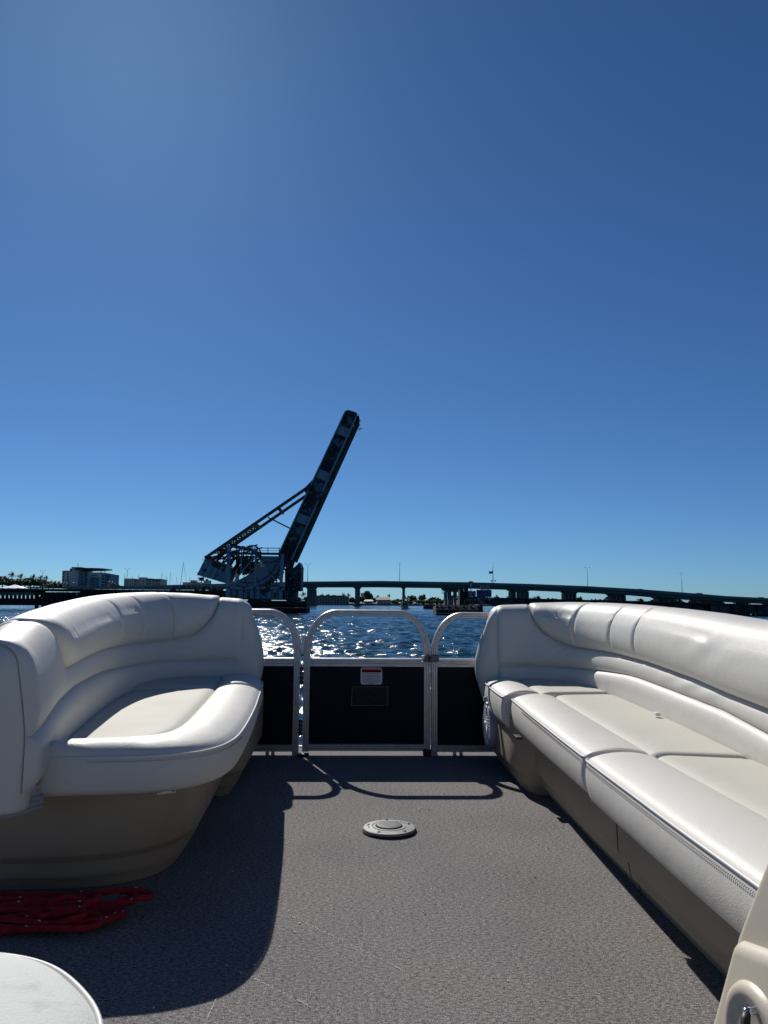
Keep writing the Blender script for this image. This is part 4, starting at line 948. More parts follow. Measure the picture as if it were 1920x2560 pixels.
def arch_path(x0, x1, z0, zt, rx, rz, left=True, right=True, inset=.018, n=16):
    # centre line of the tube whose outer edge is x0..x1, zt
    P = []
    xi0, xi1, zi = x0+inset, x1-inset, zt-inset
    if left:
        P.append((xi0, z0, -1, 0))
        for k in range(n+1):
            a = pi-k*pi/2/n; nx, nz = cos(a), sin(a)
            P.append((xi0+(rx-inset)+(rx-inset)*nx, zi-(rz-inset)+(rz-inset)*nz, *_nrm(nx/(rx-inset), nz/(rz-inset))))
    else: P.append((x0, zi, 0, 1))
    if right:
        for k in range(n+1):
            a = pi/2-k*pi/2/n; nx, nz = cos(a), sin(a)
            P.append((xi1-(rx-inset)+(rx-inset)*nx, zi-(rz-inset)+(rz-inset)*nz, *_nrm(nx/(rx-inset), nz/(rz-inset))))
        P.append((xi1, z0, 1, 0))
    else: P.append((x1, zi, 0, 1))
    return P
def _nrm(a, b):
    L = math.hypot(a, b); return a/L, b/L
YF = 4.28+.015
def fence_section(name, lab, cat, x0, x1, z0, zt, left, right, railz, botz, panel=True):
    t = thing(name, ((x0+x1)/2, YF, 0), lab, cat)
    autosmooth(sweep_xz(arch_path(x0, x1, z0, zt, .175, .235, left, right), YF).build('frame_tube', M['alu'], t), 35)
    a = x0+(.036 if left else 0); b = x1-(.036 if right else 0)
    for nm, (lo, hi) in (('middle_rail', railz), ('bottom_rail', botz)):
        c = (lo+hi)/2; autosmooth(sweep_xz([(a-.001, c, 0, 1), (b+.001, c, 0, 1)], YF-.002, hi-lo, .027).build(nm, M['alu'], t), 35)
    MB().box((a-.004, YF-.019, botz[1]-.006), (b+.004, YF-.015, railz[0]+.006)).build('panel', M['panel'], t)
    return t
gate = fence_section('boat_gate', 'arched aluminium bow gate with black panel and red topped warning sticker', 'gate', -.289, .402, .02, .779, True, True, (.469, .516), (.022, .060))
fl = fence_section('rail_section', 'aluminium rail with black panel between the left lounge and the gate', 'railing', -1.26, -.308, 0.0, .779, False, True, (.469, .516), (.018, .056))
fr = fence_section('rail_section', 'aluminium rail with black panel between the gate and the right lounge', 'railing', .407, 1.26, 0.0, .770, True, False, (.469, .516), (.018, .056))
for par, xs in ((fl, (-.475, -.445, -1.0)), (fr, (.535, .57, 1.0))):
    for x in xs: MB().bbox((x-.009, YF-.028, 0), (x+.009, YF-.006, .018), .002).build('foot', M['alu'], par)
# gusset plates, hinges, latch
def plate_xz(pts, y0, y1): return MB().prism(pts, y0, y1)
plate_xz([(-.342, .637), (-.313, .637), (-.313, .54), (-.318, .54)], YF-.022, YF-.016).build('gusset_plate', M['alu'], fl)
plate_xz([(-.306, .637), (-.262, .637), (-.284, .54), (-.303, .54)], YF-.022, YF-.016).build('gusset_plate', M['alu'], gate)
for z0, z1 in ((.375, .47), (.105, .19)):
    hg = MB().tube([(-.299, YF-.03, z0), (-.299, YF-.03, z1)], .0075, 10).build('hinge', M['alu_dark'], gate, True)
    for k in range(4):
        zz = z0+(z1-z0)*(k+.5)/4; MB().bbox((-.309, YF-.036, zz-.008), (-.288, YF-.024, zz+.008), .002).build('knuckle', M['black'], hg)
lt = MB().bbox((.372, YF-.058, .499), (.447, YF-.030, .537), .004).build('latch', M['alu_dark'], fr)
MB().lathe([(0, -.006), (.009, -.006), (.011, 0), (0, 0)], (.395, YF-.0585, .52), 20, 'Y').build('latch_button', M['black'], lt)
MB().prism([(.388, .512), (.400, .512), (.397, .503), (.393, .503)], YF-.064, YF-.059).build('latch_tongue', M['black'], lt)
MB().bbox((.355, YF-.05, .513), (.371, YF-.02, .533), .003).build('latch_catch', M['alu'], gate); MB().bbox((.352, YF-.05, .49), (.366, YF-.02, .503), .003).build('latch_catch', M['alu'], gate)
MB().bbox((.362, YF-.055, .001), (.405, YF-.02, .036), .004).build('gate_stop', M['black'], fr)
MB().bbox((-.31, YF-.075, .001), (-.25, YF-.035, .016), .004).build('hinge_foot', M['black'], fl)
# warning sticker
ty = YF-.0193
def rrect(x0, x1, z0, z1, r, n=6):
    P = []
    for cx, cz, a0 in ((x1-r, z1-r, 0), (x0+r, z1-r, 90), (x0+r, z0+r, 180), (x1-r, z0+r, 270)):
        for k in range(n+1):
            a = radians(a0+90*k/n); P.append((cx+r*cos(a), cz+r*sin(a)))
    return P
st = thing('warning_sticker', (.08, ty, .42), 'small white safety sticker with red WARNING band on the gate panel', 'sticker')
MB().prism(rrect(.022, .139, .375, .465, .012), ty-.001, ty).build('sticker_sheet', M['stick'], st)
MB().prism(rrect(.0265, .1345, .441, .461, .008), ty-.0016, ty-.0011).build('red_band', M['red'], st)
MB().box((.0265, ty-.0016, .4385), (.1345, ty-.0011, .452)).build('red_band', M['red'], st)
def text(body, size, loc, mat, parent, ext=.0002, rot=(pi/2, 0, 0), name='lettering'):
    c = bpy.data.curves.new(name, 'FONT'); c.body = body; c.size = size; c.align_x = 'CENTER'; c.align_y = 'CENTER'; c.extrude = ext; c.offset = .0003*size/.02
    c.materials.append(mat); o = bpy.data.objects.new(name, c); COL.objects.link(o); o.location = loc; o.rotation_euler = rot
    bpy.context.view_layer.update(); me = bpy.data.meshes.new_from_object(o); m_ = bpy.data.objects.new(name, me); COL.objects.link(m_); m_.location = loc; m_.rotation_euler = rot
    bpy.data.objects.remove(o); setparent(m_, parent); return m_
text('WARNING', .0135, (.0805, ty-.0022, .4495), M['ink2'], st)
mb = MB(); random.seed(3)
mb.box((.032, ty-.0014, .4315), (.124, ty-.0011, .4345))
for r_ in range(9):
    z = .425-r_*.0052; x = .031+(.01 if r_ in (4, 8) else 0)
    while x < .128-(.01 if r_ in (4, 8) else 0):
        w_ = random.uniform(.003, .010); mb.box((x, ty-.0014, z-.0012), (min(x+w_, .130), ty-.0011, z+.0012)); x += w_+.0017
mb.box((.067, ty-.0014, .3795), (.094, ty-.0011, .3822))
mb.build('small_print', M['ink'], st)
pt = thing('faded_plate', (.07, ty, .31), 'dull dark rectangular patch on the gate panel below the sticker', 'patch')
MB().prism([(-.027, .262), (.171, .264), (.171, .364), (-.023, .362)], ty-.002, ty).build('patch_sheet', M['patch'], pt)
fr2 = MB()
for a, b in (((-.027, .262), (.171, .264)), ((.171, .264), (.171, .364)), ((.171, .364), (-.023, .362)), ((-.023, .362), (-.027, .262))): fr2.bar((a[0], ty-.003, a[1]), (b[0], ty-.003, b[1]), .003, .002)
fr2.build('patch_edge', M['alu_dark'], pt)

# ---- upholstery
def smooth2(pts, n=14):
    P = np.array(pts, float); P = np.vstack([2*P[0]-P[1], P, 2*P[-1]-P[-2]]); out = []
    for i in range(1, len(P)-2):
        a, b, c, d = P[i-1:i+3]
        for k in range(n):
            t = k/n; out.append(.5*((2*b)+(c-a)*t+(2*a-5*b+4*c-d)*t*t+(3*b-a-3*c+d)*t**3))
    out.append(P[-2]); return np.array(out)
class Path2:
    def __init__(s, pts, side):
        s.q = smooth2(pts); s.s = np.r_[0, np.cumsum(np.hypot(*np.diff(s.q, axis=0).T))]; s.L = s.s[-1]; s.side = side
        t = np.gradient(s.q, axis=0); t /= np.linalg.norm(t, axis=1)[:, None]; s.t = t
    def at(s, v):
        v = np.asarray(v, float); vc = np.clip(v, 0, s.L)
        p = np.stack([np.interp(vc, s.s, s.q[:, 0]), np.interp(vc, s.s, s.q[:, 1])], -1)
        t = np.stack([np.interp(vc, s.s, s.t[:, 0]), np.interp(vc, s.s, s.t[:, 1])], -1); t /= np.linalg.norm(t, axis=-1, keepdims=True)
        p = p+t*(v-vc)[..., None]
        nrm = np.stack([t[..., 1], -t[..., 0]], -1)*s.side
        return p, nrm, t
class Back:
    NF, NA, NB = 24, 12, 10
    def __init__(s, path, ztop, lean=.055, thick=.15):
        s.p = path; s.zt = [(a, b-.012) for a, b in ztop]; s.lean = lean; s.th = thick
    def zt_(s, v): return np.interp(v, *zip(*s.zt))
    def sect(s, v, u):            # v along, u section index -> offset, z
        zt = s.zt_(v); zs = zt-.065; z0 = .30
        lean = s.lean
        f = np.clip(u/s.NF, 0, 1); z = z0+(zs-z0)*f; o = lean*np.clip((z-.48)/.3, 0, None)**1.2
        oT = lean*np.clip((zs-.48)/.3, 0, None)**1.2
        a = pi-np.clip((u-s.NF)/s.NA, 0, 1)*pi; r = s.th/2
        oa = oT+r+r*np.cos(a); za = zs+.065*np.sin(a)
        g = np.clip((u-s.NF-s.NA)/s.NB, 0, 1); zb = zs-(zs-.32)*g; ob = oT+s.th+0*g
        O = np.where(u <= s.NF, o, np.where(u <= s.NF+s.NA, oa, ob)); Z = np.where(u <= s.NF, z, np.where(u <= s.NF+s.NA, za, zb))
        return O, Z
    def u_of_z(s, v, z):
        zs = s.zt_(v)-.065; u = (z-.30)/(zs-.30)*s.NF
        over = np.clip((z-zs)/.065, 0, 1); return np.where(z <= zs, u, s.NF+np.arcsin(over)/pi*s.NA)
    def pos(s, v, u):
        O, Z = s.sect(v, u); p, n, t = s.p.at(v)
        return np.stack([p[..., 0]+n[..., 0]*O, p[..., 1]+n[..., 1]*O, Z], -1)
    def normal(s, v, u):
        e = .02; du = s.pos(v, u+e)-s.pos(v, u-e); dv = s.pos(v+.002, u)-s.pos(v-.002, u)
        n = np.cross(dv, du); n /= np.linalg.norm(n, axis=-1, keepdims=True)+1e-12
        _, pn, _ = s.p.at(v)
        # outward of the solid: away from the section centre
        O, Z = s.sect(v, u); zt = s.zt_(v); cO = s.lean+s.th/2; cZ = np.minimum(Z, zt-.07)
        d = np.stack([pn[..., 0]*(O-cO), pn[..., 1]*(O-cO), Z-cZ], -1)
        sg = np.sign((n*d).sum(-1, keepdims=True)); sg[sg == 0] = 1
        return n*sg
def grid_obj(name, P, mat, parent, skirt=None):
    ns, nv = P.shape[:2]; V = P.reshape(-1, 3); F = []
    for i in range(ns-1):
        for j in range(nv-1): k = i*nv+j; F.append((k, k+nv, k+nv+1, k+1))
    return mobj(name, V.tolist(), F, mat, parent, True)
def pillow(d, w): return np.sqrt(np.clip(1-(1-np.clip(d/w, 0, 1))**2, 0, 1))
def cosd(n, dense=True):       # denser near both ends
    x = np.linspace(0, 1, n); return .5-.5*np.cos(pi*x)*(.55)-.5*(1-.55)*(1-2*x)
def pad(name, B, s0, s1, lo, hi, puff, w, parent, mat, ns=70, nv=34, seam=.35, wend=.03, open0=False, open1=False, wrinkles=()):
    S = (s0+(s1-s0)*cosd(ns))[:, None]; Vv = cosd(nv)[None, :]
    ulo = lo(S[:, 0])[:, None]; uhi = hi(S[:, 0])[:, None]
    uhi = np.maximum(uhi, ulo+.02)
    U = ulo+(uhi-ulo)*Vv; Sg = S+0*Vv
    P = B.pos(Sg, U); N = B.normal(Sg, U)
    dl = np.linalg.norm(np.diff(P, axis=1), axis=-1); c = np.concatenate([np.zeros((ns, 1)), np.cumsum(dl, 1)], 1); tot = c[:, -1:]
    d = np.minimum(c, tot-c); de = np.minimum(Sg-s0, s1-Sg)
    h = pillow(d, np.minimum(w, tot*.5+1e-6)); h2 = pillow(de, wend)
    scale = np.clip(tot/(2*w), .15, 1)
    wrk = 0*Sg
    for (ws, wu, rs, ru, fr, amp) in wrinkles: wrk = wrk+amp*np.exp(-((Sg-ws)/rs)**2-((U-wu)/ru)**2)*np.sin(fr*(Sg-ws)*1.0+(U-wu)*fr*.035)
    crest = np.clip((U-B.NF*.92)/(B.NA*.5+B.NF*.08), 0, 1); top = 1-.78*crest*crest*(3-2*crest)
    H = puff*h*scale*((1-seam)+seam*h2)*top-.004*(1-h)+wrk*h
    for flag, dd in ((open0, Sg-s0), (open1, s1-Sg)):
        if flag: k = pillow(dd, .035); H = H*k-.007*(1-k)
    return grid_obj(name, P+N*H[..., None], mat, parent)
def back_body(B, s0, s1, parent, mat, rend=.06, slant=0):
    nA = 8; ss = [(s0-rend*sin(pi/2*(1-k/nA)), cos(pi/2*(1-k/nA))) for k in range(nA)]+[(v, 1) for v in np.linspace(s0, s1, 60)]+[(s1+rend*sin(pi/2*k/nA), cos(pi/2*k/nA)) for k in range(1, nA+1)]
    U = np.linspace(0, B.NF+B.NA+B.NB, 70); P = []
    for v, sc in ss:
        vv = np.full_like(U, v); O, Z = B.sect(np.clip(vv, 0, B.p.L), U); zt = float(B.zt_(np.clip(v, 0, B.p.L)))
        vv = vv+slant*np.clip((v-s1+.06)/(rend+.06), 0, 1)**1.3*np.clip((zt-.02-Z)/.26, 0, 1)**.8*np.clip((Z-.26)/.2, 0, 1)**.6
        cO = B.lean*.5+B.th/2; m = .25+.75*sc if sc > .01 else .25
        O2 = cO+(O-cO)*m; Z2 = np.where(Z > zt-.2, (zt-.2)+(Z-(zt-.2))*(.62+.38*sc), Z)
        p, n, t = B.p.at(vv); P.append(np.stack([p[:, 0]+n[:, 0]*O2, p[:, 1]+n[:, 1]*O2, Z2], -1))
    P = np.array(P); N = np.cross(np.gradient(P, axis=0), np.gradient(P, axis=1))
    ns, nv = P.shape[:2]; V = P.reshape(-1, 3).tolist(); F = []
    for i in range(ns-1):
        for j in range(nv-1): k = i*nv+j; F.append((k, k+nv, k+nv+1, k+1))
        F.append((i*nv+nv-1, (i+1)*nv+nv-1, (i+1)*nv, i*nv))
    F += [tuple(range(nv)), tuple((ns-1)*nv+k for k in range(nv))[::-1]]
    return mobj('backrest', V, F, mat, parent, True)
def seam_tube(B, pts, r, parent, name, mat, off=.002):
    S = np.array([p[0] for p in pts]); U = np.array([p[1] for p in pts]); P = B.pos(S, U)+B.normal(S, U)*off
    return MB().tube(P.tolist(), r, 6).build(name, mat, parent, True)

def cushion(name, F_, K_, zp, zk, parent, wr=.165, crown=.029, zbot=.272, ns=80, bolster=True, stitch=(0, 1), round0=.05, round1=.05, mats=None, endpipe=False):
    """front (piping) curve F_, rear curve K_, both (x, y) lists from one end to the other; zp piping height, zk height at the crease"""
    Fc = smooth2(F_, 20); Kc = smooth2(K_, 20)
    def res(c, n):
        s = np.r_[0, np.cumsum(np.hypot(*np.diff(c, axis=0).T))]; t = cosd(n)*s[-1]; return np.stack([np.interp(t, s, c[:, 0]), np.interp(t, s, c[:, 1])], -1), t, s[-1]
    A, tA, LA = res(Fc, ns); Bk, _, _ = res(Kc, ns)
    de0 = tA; de1 = LA-tA; f = np.minimum(pillow(de0, round0), pillow(de1, round1))[:, None]
    # soften the ends of the piping line inwards
    d = Bk-A; L = np.linalg.norm(d, axis=1)[:, None]; dn = d/L; A = A+dn*.014*(1-f); L = L-.014*(1-f)
    zpv = zp(tA/LA)[:, None] if callable(zp) else zp; zkv = zk(tA/LA)[:, None] if callable(zk) else zk
    rows = []; 
    # fascia under the piping, from below
    for e in np.linspace(1, 0, 12):
        out = .012*sin(pi*e)**.8-.012*e; z = zpv-(zpv-zbot)*e
        if e > .97: out -= .02
        rows.append(np.concatenate([A-dn*out*f**.5*1.0, z+0*L], 1))
    nF = len(rows)
    ds = np.concatenate([np.linspace(.0, 1, 18)[1:]])
    for q in ds:
        dd = np.minimum(q*wr, L*.9*q); z = zpv+.012*q+crown*(.75*np.sin(pi*min(q, 1))**.42+.25*np.sin(pi*min(q, 1)))-.030*(1-f)*np.sin(pi*q*.5+.2)
        rows.append(np.concatenate([A+dn*dd, z], 1))
    nR = len(rows)
    for q in cosd(18)[1:]:
        dd = np.minimum(wr, L*.9); dd = dd+(L-dd)*q; rem = (L-wr); dist = np.minimum(q, 1-q)*np.abs(rem)
        z = (zpv+.010)*(1-q)+zkv*q+.016*pillow(dist, .05)-.022*(1-f)
        rows.append(np.concatenate([A+dn*dd, z], 1))
    P = np.stack(rows, 1)
    # end walls
    def wall(P0):
        W = []
        for e in (1.0, .75, .5, .25, .06): q = P0.copy(); q[:, 2] = P0[:, 2]-(P0[:, 2]-zbot)*e; q[:, 2] = np.maximum(q[:, 2], zbot-.0); W.append(q)
        return W
    P0, P1 = P[0], P[-1]; c0 = (P[2]-P[0]); c1 = (P[-3]-P[-1])
    w0 = wall(P0); w1 = wall(P1)[::-1]
    P = np.concatenate([np.array(w0), P, np.array(w1)], 0)
    n_w = len(w0)
    me_front = P[:, :nR]; me_top = P[:, nR-1:]
    a = grid_obj(name, me_front, (mats or M)['vinyl'], parent); 
    b = grid_obj('seat_panel', me_top, M['vinyl_insert'], a) if True else None
    pl = P[n_w:-n_w, nF-1]
    nrm = np.concatenate([-dn*.003, np.full((ns, 1), .0015)], 1)
    MB().tube((pl+nrm).tolist(), .0032, 6).build('piping', M['piping'], a, True)
    if endpipe:
        ep = P[n_w+1, nF-1:nR+1].copy(); ep[:, 2] += .001; MB().tube(ep.tolist(), .0030, 6).build('piping', M['piping'], a, True)
    # stitches just below the piping
    lo_, hi_ = stitch
    if hi_ > lo_:
        mb = MB(); s = np.r_[0, np.cumsum(np.linalg.norm(np.diff(pl, axis=0), axis=1))]; T = s[-1]; x = lo_*T+.01; row = P[n_w:-n_w, nF-2]
        while x < hi_*T-.01:
            p = np.array([np.interp(x, s, pl[:, i]) for i in range(3)]); r_ = np.array([np.interp(x, s, row[:, i]) for i in range(3)]); q = np.array([np.interp(x+.003, s, pl[:, i]) for i in range(3)])
            dn_ = r_-p; dn_ /= np.linalg.norm(dn_)+1e-9; o = p+dn_*.0085; o2 = q+dn_*.0115
            outv = np.array([-(np.interp(x, s, dn[:, 0])), -(np.interp(x, s, dn[:, 1])), 0])*.0052
            mb.bar(o+outv, o2+outv, .0012); x += .0068
        so = mb.build('stitching', M['thread'], a); so['kind'] = 'stuff'
    return a

def base_unit(name, pts, parent, closed_top=.285, prof=None, mat=None, inward=1):
    """moulded seat base: bottom outline pts (x, y); the wall steps outwards as it rises"""
    prof = prof or [(0, 0), (.004, .004), (.010, .034), (.028, .040), (.032, .052), (.036, .082), (.040, .088), (.060, .104), (.066, .114), (.068, .20), (.070, .29), (.070, .318)]
    q = smooth2(pts, 10) if len(pts) > 2 else np.array(pts, float)
    t = np.gradient(q, axis=0); t /= np.linalg.norm(t, axis=1)[:, None]; n = np.stack([t[:, 1], -t[:, 0]], -1)*inward
    P = np.stack([np.concatenate([q+n*o, np.full((len(q), 1), z)], 1) for o, z in prof], 1)
    o = grid_obj(name, P, mat or M['base'], parent); autosmooth(o, 32); return o

# ================= right lounge
RPATH = Path2([(1.04, .35), (1.06, 1.2), (1.08, 1.8), (1.115, 2.4), (1.14, 3.0), (1.14, 3.5), (1.07, 3.84), (.93, 4.0), (.80, 4.05), (.66, 4.07)], 1)
sR0 = .85                        # arc length of the (1.06, 1.2) point
zr = lambda tb: [(s+sR0, z) for s, z in tb]
RB = Back(RPATH, [(0, .76), (.85, .765)]+zr([(.6, .765), (1.05, .775), (1.39, .792), (1.74, .805), (2.18, .818), (2.56, .827), (2.75, .829), (2.96, .822), (3.03, .819), (3.13, .812)]), lean=.05, thick=.15)
R = thing('right_lounge', (.95, 2.5, 0), 'long pearl white vinyl lounge with beige moulded base along the right side', 'lounge seat')
SRE = 3.075+sR0
back_body(RB, .02, SRE-.015, R, M['vinyl'], .055, slant=.075)
rmid = lambda s: RB.u_of_z(s, np.interp(s-sR0, [-.9, .82, 1.15, 1.63, 1.94, 2.07, 2.72, 3.09], [.478, .479, .504, .516, .524, .524, .502, .500]))
def rroll(s):
    x = s-sR0; z = np.interp(x, [-.9, .4, .835, 1.14, 1.37, 1.82, 2.19, 2.635, 2.72, 2.784, 2.84, 2.886, 2.905, 2.93], [.535, .537, .543, .556, .571, .590, .598, .606, .620, .640, .672, .720, .765, .825])
    u = RB.u_of_z(s, z); return np.where(x > 2.925, RB.NF+RB.NA*(.5+.5*np.clip((x-2.925)/.03, 0, 1)), u)
rtop = lambda s: np.full_like(s, RB.NF+RB.NA+3.0)
rcrease = lambda s: RB.u_of_z(s, np.interp(s-sR0, [-.9, .8, 3.1], [.36, .37, .40]))
pad('lower_back_pad', RB, .03, SRE, rcrease, rmid, .026, .045, R, M['vinyl'], 160, 20, open1=True)
pad('middle_back_pad', RB, .03, SRE, rmid, rroll, .026, .055, R, M['vinyl'], 300, 30, open1=True, wrinkles=[(2.86+sR0, 19, .09, 3.5, 95, .0018), (2.72+sR0, 16, .10, 2.5, 80, .0018), (1.4+sR0, 14, .25, 2, 30, .002)])
def clipfun(f, g): return lambda s: np.minimum(f(s), g(s))
for a, b in ((.03, 1.93+sR0), (1.93+sR0, 2.24+sR0), (2.24+sR0, 2.62+sR0), (2.62+sR0, 2.955+sR0)):
    pad('head_roll', RB, a, b, rroll, rtop, .058, .10, R, M['vinyl'], 180 if b-a > 1 else 80, 44, .30, .035, wrinkles=[(2.86+sR0, 22, .05, 3, 110, .0015), (2.24+sR0, 26, .05, 3, 70, .0018), (1.93+sR0, 27, .07, 3, 60, .0018), (1.2+sR0, 22, .2, 3, 25, .002)])
# seat cushions
c3 = cushion('seat_cushion', [(.632, .45), (.630, 1.0), (.632, 1.5), (.638, 1.85), (.642, 2.06), (.646, 2.212)], [(1.04, .45), (1.06, 1.1), (1.075, 1.6), (1.085, 1.85), (1.09, 2.0), (1.095, 2.13)],
             lambda t: .385+0*t, lambda t: .392+0*t, R, stitch=(.35, 1), wr=.185, crown=.024, round1=.035)
c2 = cushion('seat_cushion', [(.660, 2.262), (.664, 2.55), (.672, 2.95), (.680, 3.25), (.688, 3.47)], [(1.095, 2.138), (1.115, 2.5), (1.135, 2.9), (1.14, 3.2), (1.14, 3.44)], lambda t: .380+.018*t, lambda t: .395+.02*t, R, stitch=(0, .75), wr=.185, crown=.024, round0=.022, endpipe=True)
c1 = cushion('seat_cushion', [(.655, 3.49), (.655, 3.7), (.662, 3.9), (.672, 4.09)], [(1.14, 3.46), (1.13, 3.62), (1.05, 3.86), (.90, 4.02)], lambda t: .402+.006*t, lambda t: .418+.012*t, R, stitch=(0, 0), wr=.17, crown=.026, round0=.022, endpipe=True)
MB().bbox((1.068, 2.775, .425), (1.086, 2.80, .437), .002).build('care_tag', M['white'], R)
# bases
bR = base_unit('seat_base', [(.826, .3), (.826, .8), (.826, 1.3), (.826, 1.8), (.826, 2.29)], R, inward=-1)
bR2 = base_unit('seat_base', [(.826, 2.298), (.828, 2.7), (.830, 3.0), (.832, 3.385)], R, inward=-1)
bR3 = base_unit('corner_base', [(.834, 3.393), (.805, 3.402), (.775, 3.425), (.757, 3.47), (.750, 3.55), (.752, 3.8), (.756, 4.05), (.760, 4.22)], R, inward=-1)
MB().bbox((.675, 3.30, .252), (.70, 3.37, .262), .002).build('base_clip', M['black'], R)
mb = MB(); mb.box((.78, .3, .27), (1.27, 4.2, .275)); mb.box((1.255, .3, .0), (1.27, 4.2, .30)); mb.box((.80, 4.19, 0), (1.27, 4.2, .27)); mb.build('base_board', M['base'], R)

# ================= left lounge
L0 = -.085
LPATH = Path2([(-.83, 2.08), (-.87, 2.3), (-.92, 2.6), (-.97, 2.95), (-1.01, 3.35), (-1.0, 3.68), (-.92, 3.92), (-.78, 4.03), (-.66, 4.06), (-.53, 4.07)], -1)
LB = Back(LPATH, [(0, .732), (.195, .762), (.43, .784), (.765, .806), (1.316, .837), (1.64, .853), (1.867, .862), (2.0, .858), (2.135, .846), (2.21, .84), (2.304, .828)], lean=.05, thick=.15)
Lg = thing('left_lounge', (-.85, 3.0, 0), 'rounded pearl white vinyl corner lounge with brown beige base on the left side', 'lounge seat')
back_body(LB, L0+.03, 2.225, Lg, M['vinyl'], .055, slant=.065)
lmid = lambda s: LB.u_of_z(s, np.interp(s, [0, .1, .271, .551, 1.0, 1.59, 2.03, 2.3], [.48, .495, .52, .538, .542, .527, .521, .512]))
def lroll(s):
    z = np.interp(s, [.0, .225, .25, .28, .315, .355, .40, .47, .8, 1.126, 1.6, 1.84, 1.93, 2.0, 2.05, 2.085, 2.105, 2.122], [.9, .80, .755, .71, .665, .628, .610, .605, .618, .624, .622, .624, .629, .65, .69, .735, .785, .855])
    u = LB.u_of_z(s, z); u = np.where(s > 2.118, LB.NF+LB.NA*(.5+.5*np.clip((s-2.118)/.03, 0, 1)), u)
    return np.where(s < .23, LB.NF+LB.NA*(.5+.5*np.clip((.23-s)/.04, 0, 1)), u)
ltop = lambda s: np.full_like(s, LB.NF+LB.NA+3.0)
lcrease = lambda s: LB.u_of_z(s, np.interp(s, [0, 2.3], [.345, .40]))
pad('lower_back_pad', LB, L0, 2.24, lcrease, lmid, .026, .045, Lg, M['vinyl'], 130, 20, open0=True, open1=True)
pad('middle_back_pad', LB, L0, 2.24, lmid, lroll, .026, .075, Lg, M['vinyl'], 240, 28, open0=True, open1=True)
for a, b in ((.19, 1.25), (1.25, 1.59), (1.59, 1.87), (1.87, 2.148)):
    pad('head_roll', LB, a, b, lroll, ltop, .058, .10, Lg, M['vinyl'], 150 if b-a > 1 else 80, 44, .30, .035, wrinkles=[(1.15, 25, .08, 3, 60, .0006), (.75, 18, .15, 4, 28, .0015)])
kA = cushion('seat_cushion', [(-.825, 2.115), (-.763, 2.125), (-.63, 2.14), (-.515, 2.165), (-.42, 2.235), (-.375, 2.38), (-.372, 2.62), (-.400, 3.1), (-.432, 3.48), (-.445, 3.64)],
             [(-.84, 2.12), (-.86, 2.2), (-.88, 2.35), (-.91, 2.5), (-.94, 2.7), (-.96, 2.85), (-.98, 3.0), (-1.0, 3.2), (-1.01, 3.4), (-1.01, 3.50)], lambda t: .402+.002*t, lambda t: .385+.025*t, Lg, wr=.20, crown=.034, stitch=(.06, .40), round0=.08, round1=.03, zbot=.303)
kB = cushion('seat_cushion', [(-.447, 3.665), (-.455, 3.78), (-.47, 3.92), (-.49, 4.05)], [(-1.01, 3.52), (-1.0, 3.68), (-.92, 3.90), (-.72, 4.04)], lambda t: .408+.004*t, lambda t: .43+0*t, Lg, wr=.20, crown=.036, stitch=(0, 0), zbot=.30, round0=.03)
bL = base_unit('seat_base', [(-1.26, 2.33), (-1.1, 2.325), (-.98, 2.322), (-.86, 2.327), (-.75, 2.345), (-.66, 2.385), (-.595, 2.46), (-.568, 2.58), (-.575, 2.8), (-.592, 3.09), (-.61, 3.36)], Lg, inward=1)
bL2 = base_unit('corner_base', [(-.72, 3.375), (-.63, 3.38), (-.565, 3.395), (-.542, 3.44), (-.545, 3.6), (-.555, 3.9), (-.563, 4.2)], Lg, inward=1)
mb = MB(); mb.box((-1.27, 2.45, .262), (-.62, 4.2, .267)); mb.box((-1.27, 2.35, 0), (-1.26, 4.2, .30)); mb.box((-1.27, 4.19, 0), (-.62, 4.2, .26)); mb.build('base_board', M['base'], Lg)
hm = MB()
for k in range(3): hm.tube([(-.80-.0*k, 2.075, .318-k*.012), (-.86, 2.03-.004*k, .306-k*.011), (-1.0, 2.025, .300-k*.013), (-1.2, 2.03, .304-k*.013)], .008, 6)
hm.build('elastic_hem', M['elastic'], Lg, True)
pb = onz(416, 1978, .285)
pl = MB().bbox((-.026, -.006, -.009), (.026, .004, .009), .0015).build('maker_plate', M['alu'], None); pl.location = (pb.x, pb.y-.004, .288); pl.rotation_euler = (0, 0, .42); setparent(pl, Lg)
for sx in (-.019, .019):
    sc = MB().lathe([(0, -.0015), (.0035, -.0015), (.004, 0), (0, 0)], (sx, -.0065, 0), 12, 'Y').build('screw', M['black'], None); sc.parent = pl
